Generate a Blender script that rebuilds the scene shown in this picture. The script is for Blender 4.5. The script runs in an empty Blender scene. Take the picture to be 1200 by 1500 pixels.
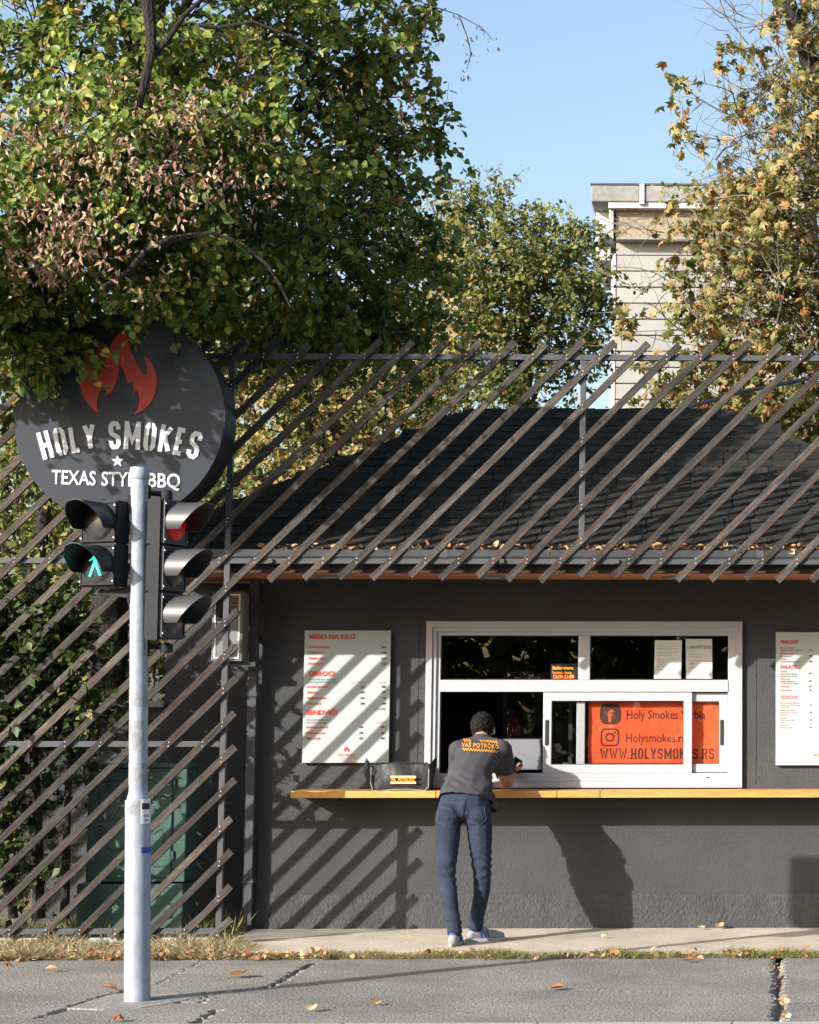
import bpy, bmesh, math, random
import numpy as np
from mathutils import Vector, Matrix, Euler
from mathutils.bvhtree import BVHTree

random.seed(7)
RNG = np.random.default_rng(11)
R = math.radians
SC = bpy.context.scene
COL = SC.collection

# ------------------------------------------------------------------ camera, sky, sun, exposure
F, CX, CY = 3093.0, 1150.0, 750.0          # focal length and optical centre, in pixels of the 1200x1500 photograph
PITCH, YAW = math.atan(287.0 / F), R(1.4)
CAM = Vector((0.0, -15.7, 1.617))
cd = bpy.data.cameras.new('camera')
cam = bpy.data.objects.new('camera', cd)
COL.objects.link(cam)
cam.location = CAM
cam.rotation_euler = (math.pi / 2 + PITCH, 0, -YAW)
cd.sensor_width = 36.0
cd.lens = 36.0 * F / 1500.0
cd.shift_x = -(CX - 600.0) / 1500.0
cd.clip_start, cd.clip_end = 0.1, 2000
SC.camera = cam

SUN_TRAVEL = Vector((1.115, 1.0, -0.617)).normalized()
SUN_EL = math.asin(-SUN_TRAVEL.z)
SUN_AZ = math.atan2(-SUN_TRAVEL.x, -SUN_TRAVEL.y)      # clockwise from +Y
w = bpy.data.worlds.new('World')
SC.world = w
w.use_nodes = True
wn = w.node_tree
sky = wn.nodes.new('ShaderNodeTexSky')
sky.sky_type = 'NISHITA'
sky.sun_disc = False
sky.sun_elevation = SUN_EL
sky.sun_rotation = SUN_AZ
sky.air_density, sky.dust_density, sky.ozone_density = 1.0, 3.0, 1.0
wn.links.new(sky.outputs[0], wn.nodes['Background'].inputs[0])
wn.nodes['Background'].inputs[1].default_value = 0.15
sl = bpy.data.lights.new('sun', 'SUN')
sl.energy = 4.35
sl.angle = R(0.5)
sl.color = (1.0, 0.965, 0.915)
sun = bpy.data.objects.new('sun', sl)
COL.objects.link(sun)
sun.rotation_euler = SUN_TRAVEL.to_track_quat('-Z', 'Y').to_euler()
sun.location = (-20, -20, 14)
SC.view_settings.view_transform = 'Standard'
SC.view_settings.look = 'None'
SC.view_settings.exposure = 0.92
SC.view_settings.gamma = 1
SC.view_settings.use_curve_mapping = False
SC.render.engine = 'CYCLES'
SC.cycles.max_bounces = 8
SC.cycles.transparent_max_bounces = 12

# ------------------------------------------------------------------ helpers
_fw = Vector((math.sin(YAW) * math.cos(PITCH), math.cos(YAW) * math.cos(PITCH), math.sin(PITCH)))
_rt = Vector((math.cos(YAW), -math.sin(YAW), 0))
_up = _rt.cross(_fw)

def ray(px, py):
    return _rt * ((px - CX) / F) + _up * (-(py - CY) / F) + _fw

def P(px, py, y):
    "point of the upright plane at depth y that the photograph shows at pixel px, py"
    d = ray(px, py)
    return CAM + d * ((y - CAM.y) / d.y)

def G(px, py, z=0.0):
    "point of the ground"
    d = ray(px, py)
    return CAM + d * ((z - CAM.z) / d.z)

def tag(o, label=None, cat=None, group=None, kind=None):
    if label: o['label'] = label
    if cat: o['category'] = cat
    if group: o['group'] = group
    if kind: o['kind'] = kind
    return o

def thing(name, loc, label, cat, group=None):
    o = bpy.data.objects.new(name, None)
    o.empty_display_size = 0.2
    COL.objects.link(o)
    o.location = loc
    return tag(o, label, cat, group)

ORIGIN = {}
def link(o, parent=None, local=False):
    COL.objects.link(o)
    if parent is not None:
        o.parent = parent
        if not local:
            base = parent.location if parent.type == 'EMPTY' else ORIGIN.get(parent.name, Vector())
            o.matrix_parent_inverse = Matrix.Translation(-Vector(base))
    return o

class MB:
    def __init__(s): s.v, s.f, s.m = [], [], []
    def add(s, vs, fs, mi=0):
        b = len(s.v)
        s.v += [tuple(v) for v in vs]
        for f in fs:
            s.f.append(tuple(b + i for i in f)); s.m.append(mi)
        return s
    def box(s, x0, x1, y0, y1, z0, z1, mi=0):
        vs = [(x, y, z) for x in (x0, x1) for y in (y0, y1) for z in (z0, z1)]
        return s.add(vs, [(0, 1, 3, 2), (4, 6, 7, 5), (0, 4, 5, 1), (2, 3, 7, 6), (0, 2, 6, 4), (1, 5, 7, 3)], mi)
    def prism(s, pts, off, mi=0):
        "polygon pts (3D, any order) extruded along off"
        n = len(pts); off = Vector(off)
        vs = [Vector(p) for p in pts] + [Vector(p) + off for p in pts]
        fs = [tuple(range(n - 1, -1, -1)), tuple(range(n, 2 * n))] + [(i, (i + 1) % n, n + (i + 1) % n, n + i) for i in range(n)]
        return s.add(vs, fs, mi)
    def tube(s, pts, rad, n=8, mi=0, cap=True):
        pts = [Vector(p) for p in pts]
        if not hasattr(rad, '__len__'): rad = [rad] * len(pts)
        vs, fs = [], []
        a = None
        for i, p in enumerate(pts):
            d = (pts[min(i + 1, len(pts) - 1)] - pts[max(i - 1, 0)]).normalized()
            if a is None:
                a = d.orthogonal().normalized()
            else:
                a = (a - d * a.dot(d)).normalized()
            b = d.cross(a)
            for k in range(n):
                t = 2 * math.pi * k / n
                vs.append(p + (a * math.cos(t) + b * math.sin(t)) * rad[i])
        for i in range(len(pts) - 1):
            for k in range(n):
                fs.append((i * n + k, i * n + (k + 1) % n, (i + 1) * n + (k + 1) % n, (i + 1) * n + k))
        if cap:
            fs.append(tuple(range(n - 1, -1, -1)))
            fs.append(tuple((len(pts) - 1) * n + k for k in range(n)))
        return s.add(vs, fs, mi)
    def lathe(s, c, prof, n=24, mi=0):
        "profile [(radius, height)] about the vertical through c"
        vs, fs = [], []
        for r_, h in prof:
            for k in range(n):
                t = 2 * math.pi * k / n
                vs.append((c[0] + r_ * math.cos(t), c[1] + r_ * math.sin(t), c[2] + h))
        for i in range(len(prof) - 1):
            for k in range(n):
                fs.append((i * n + k, i * n + (k + 1) % n, (i + 1) * n + (k + 1) % n, (i + 1) * n + k))
        fs.append(tuple(range(n - 1, -1, -1)))
        fs.append(tuple((len(prof) - 1) * n + k for k in range(n)))
        return s.add(vs, fs, mi)
    def ring(s, x0, x1, z0, z1, w_, yf, yb, mi=0):
        "mitred rectangular frame in the xz plane"
        o = [(x0, z0), (x1, z0), (x1, z1), (x0, z1)]
        i_ = [(x0 + w_, z0 + w_), (x1 - w_, z0 + w_), (x1 - w_, z1 - w_), (x0 + w_, z1 - w_)]
        vs = [(x, yf, z) for x, z in o + i_] + [(x, yb, z) for x, z in o + i_]
        fs = []
        for k in range(4):
            q = (k + 1) % 4
            fs += [(k, q, 4 + q, 4 + k), (8 + q, 8 + k, 12 + k, 12 + q), (k, 8 + k, 8 + q, q), (4 + q, 12 + q, 12 + k, 4 + k)]
        return s.add(vs, fs, mi)
    def mesh(s, name, smooth=False):
        me = bpy.data.meshes.new(name)
        me.from_pydata(s.v, [], s.f)
        me.update()
        if smooth: me.polygons.foreach_set('use_smooth', [True] * len(me.polygons))
        return me
    def build(s, name, mats, parent=None, smooth=False, bevel=0.0, fixn=True):
        me = s.mesh(name, smooth)
        if fixn:
            bm = bmesh.new(); bm.from_mesh(me)
            bmesh.ops.recalc_face_normals(bm, faces=bm.faces)
            bm.to_mesh(me); bm.free()
        if not isinstance(mats, (list, tuple)): mats = [mats]
        for m_ in mats: me.materials.append(m_)
        if len(mats) > 1: me.polygons.foreach_set('material_index', s.m)
        o = bpy.data.objects.new(name, me)
        link(o, parent)
        if bevel:
            b = o.modifiers.new('edge', 'BEVEL'); b.width = bevel; b.segments = 2; b.limit_method = 'ANGLE'; b.angle_limit = R(40)
        if smooth:
            smooth_by_angle(o)
        return o

def smooth_by_angle(o, ang=40):
    me = o.data
    bm = bmesh.new(); bm.from_mesh(me)
    for e in bm.edges:
        if len(e.link_faces) == 2 and e.calc_face_angle(0) > R(ang): e.smooth = False
    bm.to_mesh(me); bm.free()

# ------------------------------------------------------------------ materials
M = {}
def newmat(name):
    m = bpy.data.materials.new(name); m.use_nodes = True
    M[name] = m
    return m, m.node_tree, m.node_tree.nodes['Principled BSDF']

def node(nt, kind, **kw):
    n = nt.nodes.new(kind)
    for k, v in kw.items():
        if k.startswith('i_'): n.inputs[k[2:].replace('_', ' ')].default_value = v
        else: setattr(n, k, v)
    return n

def ramp(nt, stops, mode='LINEAR'):
    n = nt.nodes.new('ShaderNodeValToRGB')
    n.color_ramp.interpolation = mode
    el = n.color_ramp.elements
    while len(el) < len(stops): el.new(0.5)
    for e, (p, c) in zip(el, stops):
        e.position = p; e.color = (*c, 1)
    return n

def surf(name, a, b=None, scale=8.0, rough=0.7, bump=0.0, bscale=None, metal=0.0, spec=0.5, stretch=(1, 1, 1), speckle=None, detail=6, bdist=0.01, per_object=0.0, coat=0.0, coords='Object', macro=None):
    "principled surface: two tones mixed by noise, optional fine speckle, optional relief"
    m, nt, bs = newmat(name)
    b = b or tuple(x * 0.85 for x in a)
    tc = node(nt, 'ShaderNodeTexCoord')
    mp = node(nt, 'ShaderNodeMapping'); mp.inputs['Scale'].default_value = stretch
    nt.links.new(tc.outputs[coords], mp.inputs[0])
    vec = mp.outputs[0]
    if per_object:
        oi = node(nt, 'ShaderNodeObjectInfo')
        ml = node(nt, 'ShaderNodeMath', operation='MULTIPLY'); ml.inputs[1].default_value = 37.0
        nt.links.new(oi.outputs['Random'], ml.inputs[0])
        ad = node(nt, 'ShaderNodeVectorMath', operation='ADD')
        nt.links.new(vec, ad.inputs[0]); nt.links.new(ml.outputs[0], ad.inputs[1])
        vec = ad.outputs[0]
    nz = node(nt, 'ShaderNodeTexNoise', i_Scale=scale, i_Detail=detail, i_Roughness=0.6)
    nt.links.new(vec, nz.inputs['Vector'])
    rp = ramp(nt, [(0.32, a), (0.68, b)])
    nt.links.new(nz.outputs[0], rp.inputs[0])
    colr = rp.outputs[0]
    if speckle:
        sc, amt = speckle
        n2 = node(nt, 'ShaderNodeTexNoise', i_Scale=sc, i_Detail=2)
        nt.links.new(vec, n2.inputs['Vector'])
        r2 = ramp(nt, [(0.35, (1 - amt,) * 3), (0.65, (1 + amt,) * 3)])
        nt.links.new(n2.outputs[0], r2.inputs[0])
        mx = node(nt, 'ShaderNodeMix', data_type='RGBA', blend_type='MULTIPLY'); mx.inputs[0].default_value = 1
        nt.links.new(colr, mx.inputs[6]); nt.links.new(r2.outputs[0], mx.inputs[7])
        colr = mx.outputs[2]
    if macro:
        n3 = node(nt, 'ShaderNodeTexNoise', i_Scale=macro[0], i_Detail=8, i_Roughness=0.72)
        n3.inputs['Distortion'].default_value = 0.6
        nt.links.new(vec, n3.inputs['Vector'])
        r3 = ramp(nt, [(0.30, (1 - macro[1],) * 3), (0.5, (1, 1, 1)), (0.72, (1 + macro[1] * 1.3, 1 + macro[1] * 1.2, 1 + macro[1]))])
        nt.links.new(n3.outputs[0], r3.inputs[0])
        m3 = node(nt, 'ShaderNodeMix', data_type='RGBA', blend_type='MULTIPLY'); m3.inputs[0].default_value = 1
        nt.links.new(colr, m3.inputs[6]); nt.links.new(r3.outputs[0], m3.inputs[7])
        colr = m3.outputs[2]
    if per_object:
        hs = node(nt, 'ShaderNodeHueSaturation')
        mr = node(nt, 'ShaderNodeMapRange'); mr.inputs[3].default_value = 1 - per_object; mr.inputs[4].default_value = 1 + per_object
        nt.links.new(oi.outputs['Random'], mr.inputs[0]); nt.links.new(mr.outputs[0], hs.inputs['Value'])
        nt.links.new(colr, hs.inputs['Color'])
        colr = hs.outputs[0]
    nt.links.new(colr, bs.inputs['Base Color'])
    bs.inputs['Roughness'].default_value = rough
    bs.inputs['Metallic'].default_value = metal
    bs.inputs['Specular IOR Level'].default_value = spec
    if coat: bs.inputs['Coat Weight'].default_value = coat
    if bump:
        bn = node(nt, 'ShaderNodeTexNoise', i_Scale=bscale or scale * 6, i_Detail=4)
        nt.links.new(vec, bn.inputs['Vector'])
        bu = node(nt, 'ShaderNodeBump', i_Strength=bump, i_Distance=bdist)
        nt.links.new(bn.outputs[0], bu.inputs['Height'])
        nt.links.new(bu.outputs[0], bs.inputs['Normal'])
    return m

def flat(name, c, rough=0.6, spec=0.4, emit=0.0, metal=0.0):
    m, nt, bs = newmat(name)
    bs.inputs['Base Color'].default_value = (*c, 1)
    bs.inputs['Roughness'].default_value = rough
    bs.inputs['Specular IOR Level'].default_value = spec
    bs.inputs['Metallic'].default_value = metal
    if emit:
        bs.inputs['Emission Color'].default_value = (*c, 1)
        bs.inputs['Emission Strength'].default_value = emit
    return m

def leafmat(name, stops, single=False, trans=0.35, rough=0.5):
    m, nt, bs = newmat(name)
    if single:
        src = node(nt, 'ShaderNodeObjectInfo').outputs['Random']
    else:
        src = node(nt, 'ShaderNodeNewGeometry').outputs['Random Per Island']
    rp = ramp(nt, stops, 'LINEAR')
    nt.links.new(src, rp.inputs[0])
    tc = node(nt, 'ShaderNodeTexCoord')
    nz = node(nt, 'ShaderNodeTexNoise', i_Scale=25.0 if not single else 6.0, i_Detail=2)
    nt.links.new(tc.outputs['Object'], nz.inputs['Vector'])
    r2 = ramp(nt, [(0.3, (0.72, 0.72, 0.72)), (0.7, (1.2, 1.2, 1.1))])
    nt.links.new(nz.outputs[0], r2.inputs[0])
    mx = node(nt, 'ShaderNodeMix', data_type='RGBA', blend_type='MULTIPLY'); mx.inputs[0].default_value = 1
    nt.links.new(rp.outputs[0], mx.inputs[6]); nt.links.new(r2.outputs[0], mx.inputs[7])
    nt.links.new(mx.outputs[2], bs.inputs['Base Color'])
    bs.inputs['Roughness'].default_value = rough
    bs.inputs['Specular IOR Level'].default_value = 0.35
    tr = node(nt, 'ShaderNodeBsdfTranslucent')
    nt.links.new(mx.outputs[2], tr.inputs[0])
    mix = node(nt, 'ShaderNodeMixShader'); mix.inputs[0].default_value = trans
    nt.links.new(bs.outputs[0], mix.inputs[1]); nt.links.new(tr.outputs[0], mix.inputs[2])
    nt.links.new(mix.outputs[0], nt.nodes['Material Output'].inputs[0])
    return m

surf('asphalt', (0.165, 0.150, 0.131), (0.225, 0.206, 0.182), scale=1.6, rough=0.9, bump=0.9, bscale=70, speckle=(55, 0.42), bdist=0.012, macro=(0.9, 0.25))
surf('road_asphalt', (0.055, 0.055, 0.057), (0.07, 0.07, 0.07), scale=1.2, rough=0.9, bump=0.4, bscale=120, speckle=(150, 0.2))
surf('concrete', (0.40, 0.35, 0.275), (0.50, 0.445, 0.36), scale=2.5, rough=0.9, bump=0.4, bscale=90, speckle=(110, 0.25), bdist=0.004, macro=(1.6, 0.2))
surf('kerb_concrete', (0.30, 0.29, 0.27), (0.38, 0.37, 0.34), scale=4, rough=0.9, bump=0.4, bscale=80, speckle=(90, 0.2))
surf('patch_concrete', (0.18, 0.17, 0.155), (0.27, 0.255, 0.23), scale=9, rough=0.95, bump=0.8, bscale=60, speckle=(80, 0.35))
surf('soil', (0.10, 0.075, 0.05), (0.16, 0.125, 0.085), scale=6, rough=1, bump=0.8, bscale=40)
surf('stucco', (0.046, 0.048, 0.050), (0.055, 0.057, 0.059), scale=2.2, rough=0.85, bump=0.85, bscale=75, speckle=(60, 0.10), bdist=0.008, macro=(1.1, 0.13))
surf('plinth_stucco', (0.048, 0.050, 0.052), (0.058, 0.060, 0.062), scale=2.6, rough=0.85, bump=0.9, bscale=58, speckle=(50, 0.16), bdist=0.012, stretch=(1.5, 1.5, 0.75), macro=(2.0, 0.26))
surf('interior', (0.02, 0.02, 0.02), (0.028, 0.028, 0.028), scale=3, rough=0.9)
surf('shingle', (0.015, 0.0145, 0.012), (0.036, 0.0355, 0.029), scale=5, rough=0.95, bump=0.9, bscale=200, speckle=(190, 0.45), per_object=0.22, bdist=0.004, spec=0.15)
surf('slat_wood', (0.020, 0.0155, 0.012), (0.082, 0.068, 0.056), scale=4, rough=0.85, bump=0.6, bscale=22, stretch=(1.0, 9, 9), speckle=(14, 0.35), per_object=0.45, bdist=0.008)
surf('soffit_wood', (0.40, 0.15, 0.055), (0.52, 0.21, 0.085), scale=3, rough=0.6, stretch=(0.6, 12, 12), bump=0.2)
surf('fascia_wood', (0.022, 0.012, 0.008), (0.035, 0.018, 0.012), scale=3, rough=0.7, stretch=(0.6, 12, 12))
surf('counter_wood', (0.50, 0.24, 0.055), (0.62, 0.33, 0.09), scale=3, rough=0.55, stretch=(0.7, 14, 14), bump=0.15, speckle=(30, 0.22), per_object=0.10, macro=(4.0, 0.2))
surf('grey_steel', (0.052, 0.054, 0.060), (0.070, 0.072, 0.079), scale=5, rough=0.5, bump=0.05)
surf('gutter_metal', (0.055, 0.058, 0.064), (0.09, 0.094, 0.10), scale=5, rough=0.4, metal=0.5)
surf('aluminium', (0.40, 0.415, 0.44), (0.44, 0.455, 0.475), scale=3, rough=0.38, spec=0.5)
surf('black_rubber', (0.012, 0.012, 0.013), (0.02, 0.02, 0.02), scale=8, rough=0.6)
surf('screw_steel', (0.75, 0.75, 0.75), rough=0.25, metal=0.4)
surf('pole_paint', (0.25, 0.29, 0.345), (0.31, 0.35, 0.405), scale=3.5, rough=0.45, bump=0.12, bscale=30, stretch=(1, 1, 0.5), speckle=(22, 0.10), macro=(5.0, 0.12))
surf('pole_grime', (0.17, 0.175, 0.18), (0.34, 0.36, 0.40), scale=14, rough=0.8, bump=0.4, bscale=50)
surf('signal_black', (0.018, 0.019, 0.021), (0.026, 0.027, 0.03), scale=6, rough=0.42)
surf('signal_grey', (0.018, 0.020, 0.022), (0.027, 0.029, 0.032), scale=5, rough=0.7, bump=0.05, spec=0.2)
surf('visor_grey', (0.045, 0.046, 0.049), (0.062, 0.063, 0.066), scale=5, rough=0.42)
surf('sign_black', (0.024, 0.030, 0.042), (0.030, 0.037, 0.050), scale=1.5, rough=0.32, spec=0.6)
surf('sign_rim', (0.012, 0.012, 0.013), rough=0.6)
flat('sign_white', (0.56, 0.585, 0.62), 0.4)
flat('sign_red', (0.62, 0.075, 0.05), 0.35)
surf('menu_board', (0.41, 0.455, 0.44), (0.44, 0.485, 0.47), scale=2, rough=0.5)
flat('print_red', (0.60, 0.06, 0.05), 0.6)
flat('print_black', (0.03, 0.03, 0.03), 0.6)
flat('print_pale_red', (0.62, 0.20, 0.18), 0.6)
surf('paper', (0.72, 0.72, 0.70), (0.78, 0.78, 0.76), scale=5, rough=0.8, bump=0.15, bscale=12)
flat('print_grey', (0.30, 0.30, 0.31), 0.7)
surf('banner', (0.80, 0.105, 0.030), (0.88, 0.135, 0.042), scale=4, rough=0.45, bump=0.35, bscale=7, bdist=0.03)
flat('banner_print', (0.085, 0.030, 0.024), 0.6)
flat('led_amber', (1.0, 0.22, 0.02), 0.5, emit=1.3)
flat('led_green', (0.02, 0.75, 0.52), 0.5, emit=1.1)
flat('led_red', (0.30, 0.003, 0.004), 0.35, emit=0.22)
surf('lens_dark', (0.035, 0.035, 0.035), (0.05, 0.05, 0.05), rough=0.25)
surf('bag_nylon', (0.010, 0.010, 0.011), (0.017, 0.017, 0.018), scale=9, rough=0.5, bump=0.35, bscale=16, bdist=0.02)
flat('bag_piping', (0.22, 0.22, 0.22), 0.5)
flat('print_orange', (0.85, 0.33, 0.03), 0.6)
flat('print_cream', (0.85, 0.62, 0.42), 0.6)
surf('cabinet_green', (0.034, 0.082, 0.066), (0.048, 0.105, 0.085), scale=2.5, rough=0.5, bump=0.08, speckle=(20, 0.08))
flat('graffiti', (0.012, 0.014, 0.014), 0.6)
surf('meter_grey', (0.15, 0.15, 0.145), (0.20, 0.20, 0.195), scale=4, rough=0.55)
surf('monitor_shaded', (0.15, 0.155, 0.175), (0.17, 0.175, 0.195), rough=0.5)  # white shell, with the shade over it put into a darker base colour
surf('bark', (0.012, 0.0095, 0.0075), (0.028, 0.022, 0.017), scale=7, rough=0.95, bump=1.0, bscale=30, stretch=(2, 2, 0.5), bdist=0.02)
surf('plane_bark', (0.10, 0.085, 0.065), (0.19, 0.17, 0.13), scale=6, rough=0.9, bump=0.6, bscale=20)
surf('skin', (0.42, 0.21, 0.13), (0.48, 0.25, 0.16), scale=12, rough=0.55, bump=0.1, bscale=120, bdist=0.002)
surf('hair', (0.004, 0.003, 0.0025), (0.022, 0.017, 0.013), scale=60, rough=0.85, bump=1.0, bscale=150, bdist=0.008, stretch=(1, 1, 0.5), spec=0.2)
surf('shirt_cotton', (0.034, 0.033, 0.040), (0.048, 0.047, 0.055), scale=9, rough=0.9, bump=0.3, bscale=14, bdist=0.02)
surf('denim', (0.008, 0.0145, 0.030), (0.016, 0.028, 0.055), scale=6, rough=0.9, bump=0.5, bscale=26, stretch=(0.7, 0.7, 2.0), bdist=0.014, speckle=(220, 0.2))
flat('denim_seam', (0.010, 0.020, 0.045), 0.9)
flat('denim_stitch', (0.045, 0.07, 0.115), 0.9)
surf('shoe_grey', (0.20, 0.195, 0.19), (0.26, 0.255, 0.25), scale=14, rough=0.8, bump=0.2)
flat('shoe_sole', (0.33, 0.315, 0.30), 0.8)
flat('shoe_blue', (0.022, 0.06, 0.34), 0.6)
flat('shoe_red', (0.35, 0.03, 0.05), 0.7)
flat('phone_black', (0.008, 0.008, 0.009), 0.2)
flat('white_plastic', (0.78, 0.78, 0.78), 0.5)
surf('far_concrete', (0.20, 0.197, 0.185), (0.26, 0.255, 0.24), scale=0.9, rough=0.9, speckle=(6, 0.12), macro=(0.6, 0.25))
surf('far_pebble', (0.20, 0.165, 0.12), (0.29, 0.245, 0.18), scale=6, rough=0.95, speckle=(14, 0.25))
surf('far_cladding', (0.255, 0.25, 0.24), (0.295, 0.29, 0.28), scale=0.5, rough=0.8, per_object=0.05, macro=(0.35, 0.16))
flat('far_white', (0.42, 0.42, 0.42), 0.7)
flat('far_brick', (0.40, 0.17, 0.10), 0.9)
flat('far_glass', (0.03, 0.035, 0.04), 0.1)
surf('rubber_dark', (0.02, 0.02, 0.02), rough=0.8)

m, nt, bs = newmat('window_glass')
nt.nodes.remove(bs)
m.use_transparent_shadow = True
ge = node(nt, 'ShaderNodeNewGeometry')
dt = node(nt, 'ShaderNodeVectorMath', operation='DOT_PRODUCT')
nt.links.new(ge.outputs['Incoming'], dt.inputs[0]); nt.links.new(ge.outputs['Normal'], dt.inputs[1])
ab = node(nt, 'ShaderNodeMath', operation='ABSOLUTE'); nt.links.new(dt.outputs['Value'], ab.inputs[0])
om = node(nt, 'ShaderNodeMath', operation='SUBTRACT'); om.inputs[0].default_value = 1.0; nt.links.new(ab.outputs[0], om.inputs[1])
pw = node(nt, 'ShaderNodeMath', operation='POWER'); pw.inputs[1].default_value = 5.0; nt.links.new(om.outputs[0], pw.inputs[0])
fr = node(nt, 'ShaderNodeMath', operation='MULTIPLY_ADD'); fr.inputs[1].default_value = 0.92; fr.inputs[2].default_value = 0.11
nt.links.new(pw.outputs[0], fr.inputs[0])
tr = node(nt, 'ShaderNodeBsdfTransparent'); tr.inputs[0].default_value = (0.96, 0.97, 0.965, 1)
gl = node(nt, 'ShaderNodeBsdfGlossy'); gl.inputs['Roughness'].default_value = 0.0
ml = node(nt, 'ShaderNodeMath', operation='MULTIPLY'); ml.inputs[1].default_value = 1.0
ml.use_clamp = True
mx = node(nt, 'ShaderNodeMixShader')
nt.links.new(fr.outputs[0], ml.inputs[0]); nt.links.new(ml.outputs[0], mx.inputs[0])
nt.links.new(tr.outputs[0], mx.inputs[1]); nt.links.new(gl.outputs[0], mx.inputs[2])
nt.links.new(mx.outputs[0], nt.nodes['Material Output'].inputs[0])

LIN = [(0.0, (0.048, 0.095, 0.018)), (0.3, (0.105, 0.18, 0.03)), (0.6, (0.21, 0.285, 0.055)), (0.84, (0.36, 0.385, 0.10)), (0.94, (0.48, 0.38, 0.07)), (1.0, (0.32, 0.17, 0.06))]
leafmat('linden_leaf', LIN, trans=0.42, rough=0.38)
leafmat('linden_leaf_single', LIN, single=True, trans=0.30)
leafmat('linden_bract', [(0, (0.26, 0.11, 0.07)), (0.35, (0.46, 0.28, 0.19)), (1, (0.64, 0.50, 0.38))], trans=0.3, rough=0.8)
leafmat('autumn_leaf', [(0, (0.10, 0.11, 0.02)), (0.35, (0.22, 0.20, 0.045)), (0.65, (0.36, 0.29, 0.08)), (0.85, (0.42, 0.29, 0.13)), (1, (0.46, 0.34, 0.22))], trans=0.35)
leafmat('green_leaf', [(0, (0.06, 0.085, 0.018)), (0.4, (0.13, 0.16, 0.03)), (0.75, (0.21, 0.22, 0.05)), (0.93, (0.30, 0.26, 0.08)), (1, (0.36, 0.2, 0.08))], trans=0.35)
PLN = [(0, (0.10, 0.115, 0.025)), (0.3, (0.20, 0.195, 0.05)), (0.58, (0.34, 0.30, 0.11)), (0.82, (0.44, 0.36, 0.18)), (0.93, (0.52, 0.27, 0.09)), (1, (0.46, 0.16, 0.05))]
leafmat('plane_leaf', PLN, trans=0.35, rough=0.65)
leafmat('plane_leaf_single', PLN, single=True, trans=0.35, rough=0.65)
leafmat('shrub_leaf', [(0, (0.018, 0.036, 0.008)), (0.6, (0.04, 0.07, 0.014)), (0.9, (0.10, 0.13, 0.03)), (1, (0.22, 0.20, 0.05))], trans=0.3)
leafmat('street_leaf', [(0, (0.04, 0.06, 0.015)), (0.7, (0.16, 0.18, 0.04)), (1, (0.38, 0.36, 0.12))], trans=0.6)
leafmat('dry_leaf', [(0, (0.28, 0.10, 0.045)), (0.4, (0.42, 0.20, 0.09)), (0.75, (0.55, 0.36, 0.20)), (1, (0.62, 0.48, 0.32))], trans=0.15, rough=0.8)
leafmat('dry_leaf_single', [(0, (0.30, 0.12, 0.05)), (0.5, (0.50, 0.30, 0.15)), (1, (0.62, 0.46, 0.30))], single=True, trans=0.15, rough=0.8)
leafmat('straw_grass', [(0, (0.12, 0.125, 0.04)), (0.16, (0.24, 0.20, 0.09)), (0.5, (0.35, 0.285, 0.165)), (1, (0.48, 0.40, 0.27))], trans=0.2, rough=0.8)
leafmat('short_grass', [(0, (0.07, 0.10, 0.02)), (0.5, (0.16, 0.17, 0.05)), (0.8, (0.32, 0.26, 0.11)), (1, (0.45, 0.36, 0.2))], trans=0.2, rough=0.8)

# ------------------------------------------------------------------ lettering
def text_geo(s, size=1.0, sx=1.0, bold=0.0, align='LEFT', spacing=1.0):
    "flat polygons (x, z) of a line of text, from the built-in face"
    cu = bpy.data.curves.new('lettering', 'FONT')
    cu.body = s; cu.size = size; cu.align_x = align; cu.offset = bold * size; cu.space_character = spacing
    cu.resolution_u = 3
    ob = bpy.data.objects.new('lettering', cu)
    me = ob.to_mesh()
    vs = [(v.co.x * sx, v.co.y) for v in me.vertices]
    fs = [tuple(p.vertices) for p in me.polygons]
    ob.to_mesh_clear()
    bpy.data.objects.remove(ob); bpy.data.curves.remove(cu)
    return vs, fs

GLYPH = {
 'H': (1.0, [[(0,0),(0,1)], [(1,0),(1,1)], [(0,.5),(1,.5)]]),
 'O': (1.0, [[(.40,1),(.25,1),(0,.86),(0,.14),(.25,0),(.40,0)], [(.60,1),(.75,1),(1,.86),(1,.14),(.75,0),(.60,0)]]),
 'L': (0.85, [[(0,1),(0,0),(1,0)]]),
 'Y': (1.05, [[(0,1),(.5,.45)], [(1,1),(.5,.45),(.5,0)]]),
 'S': (1.0, [[(1,.74),(1,.88),(.75,1),(.25,1),(0,.88),(0,.66),(.12,.57),(.88,.42),(1,.32),(1,.12),(.75,0),(.25,0),(0,.12),(0,.26)]]),
 'M': (1.35, [[(0,0),(0,1)], [(0,1),(.5,.25),(1,1)], [(1,1),(1,0)]]),
 'K': (1.05, [[(0,0),(0,1)], [(1,1),(.1,.46)], [(.32,.6),(1,0)]]),
 'E': (0.85, [[(1,1),(0,1),(0,0),(1,0)], [(0,.5),(.8,.5)]]),
 'W': (1.5, [[(0,1),(.25,0),(.5,.8),(.75,0),(1,1)]]),
 'R': (1.0, [[(0,0),(0,1),(.7,1),(1,.88),(1,.62),(.7,.5),(0,.5)], [(.5,.5),(1,0)]]),
 '.': (0.25, [[(.5,-.02),(.5,.10)]]),
}
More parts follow.
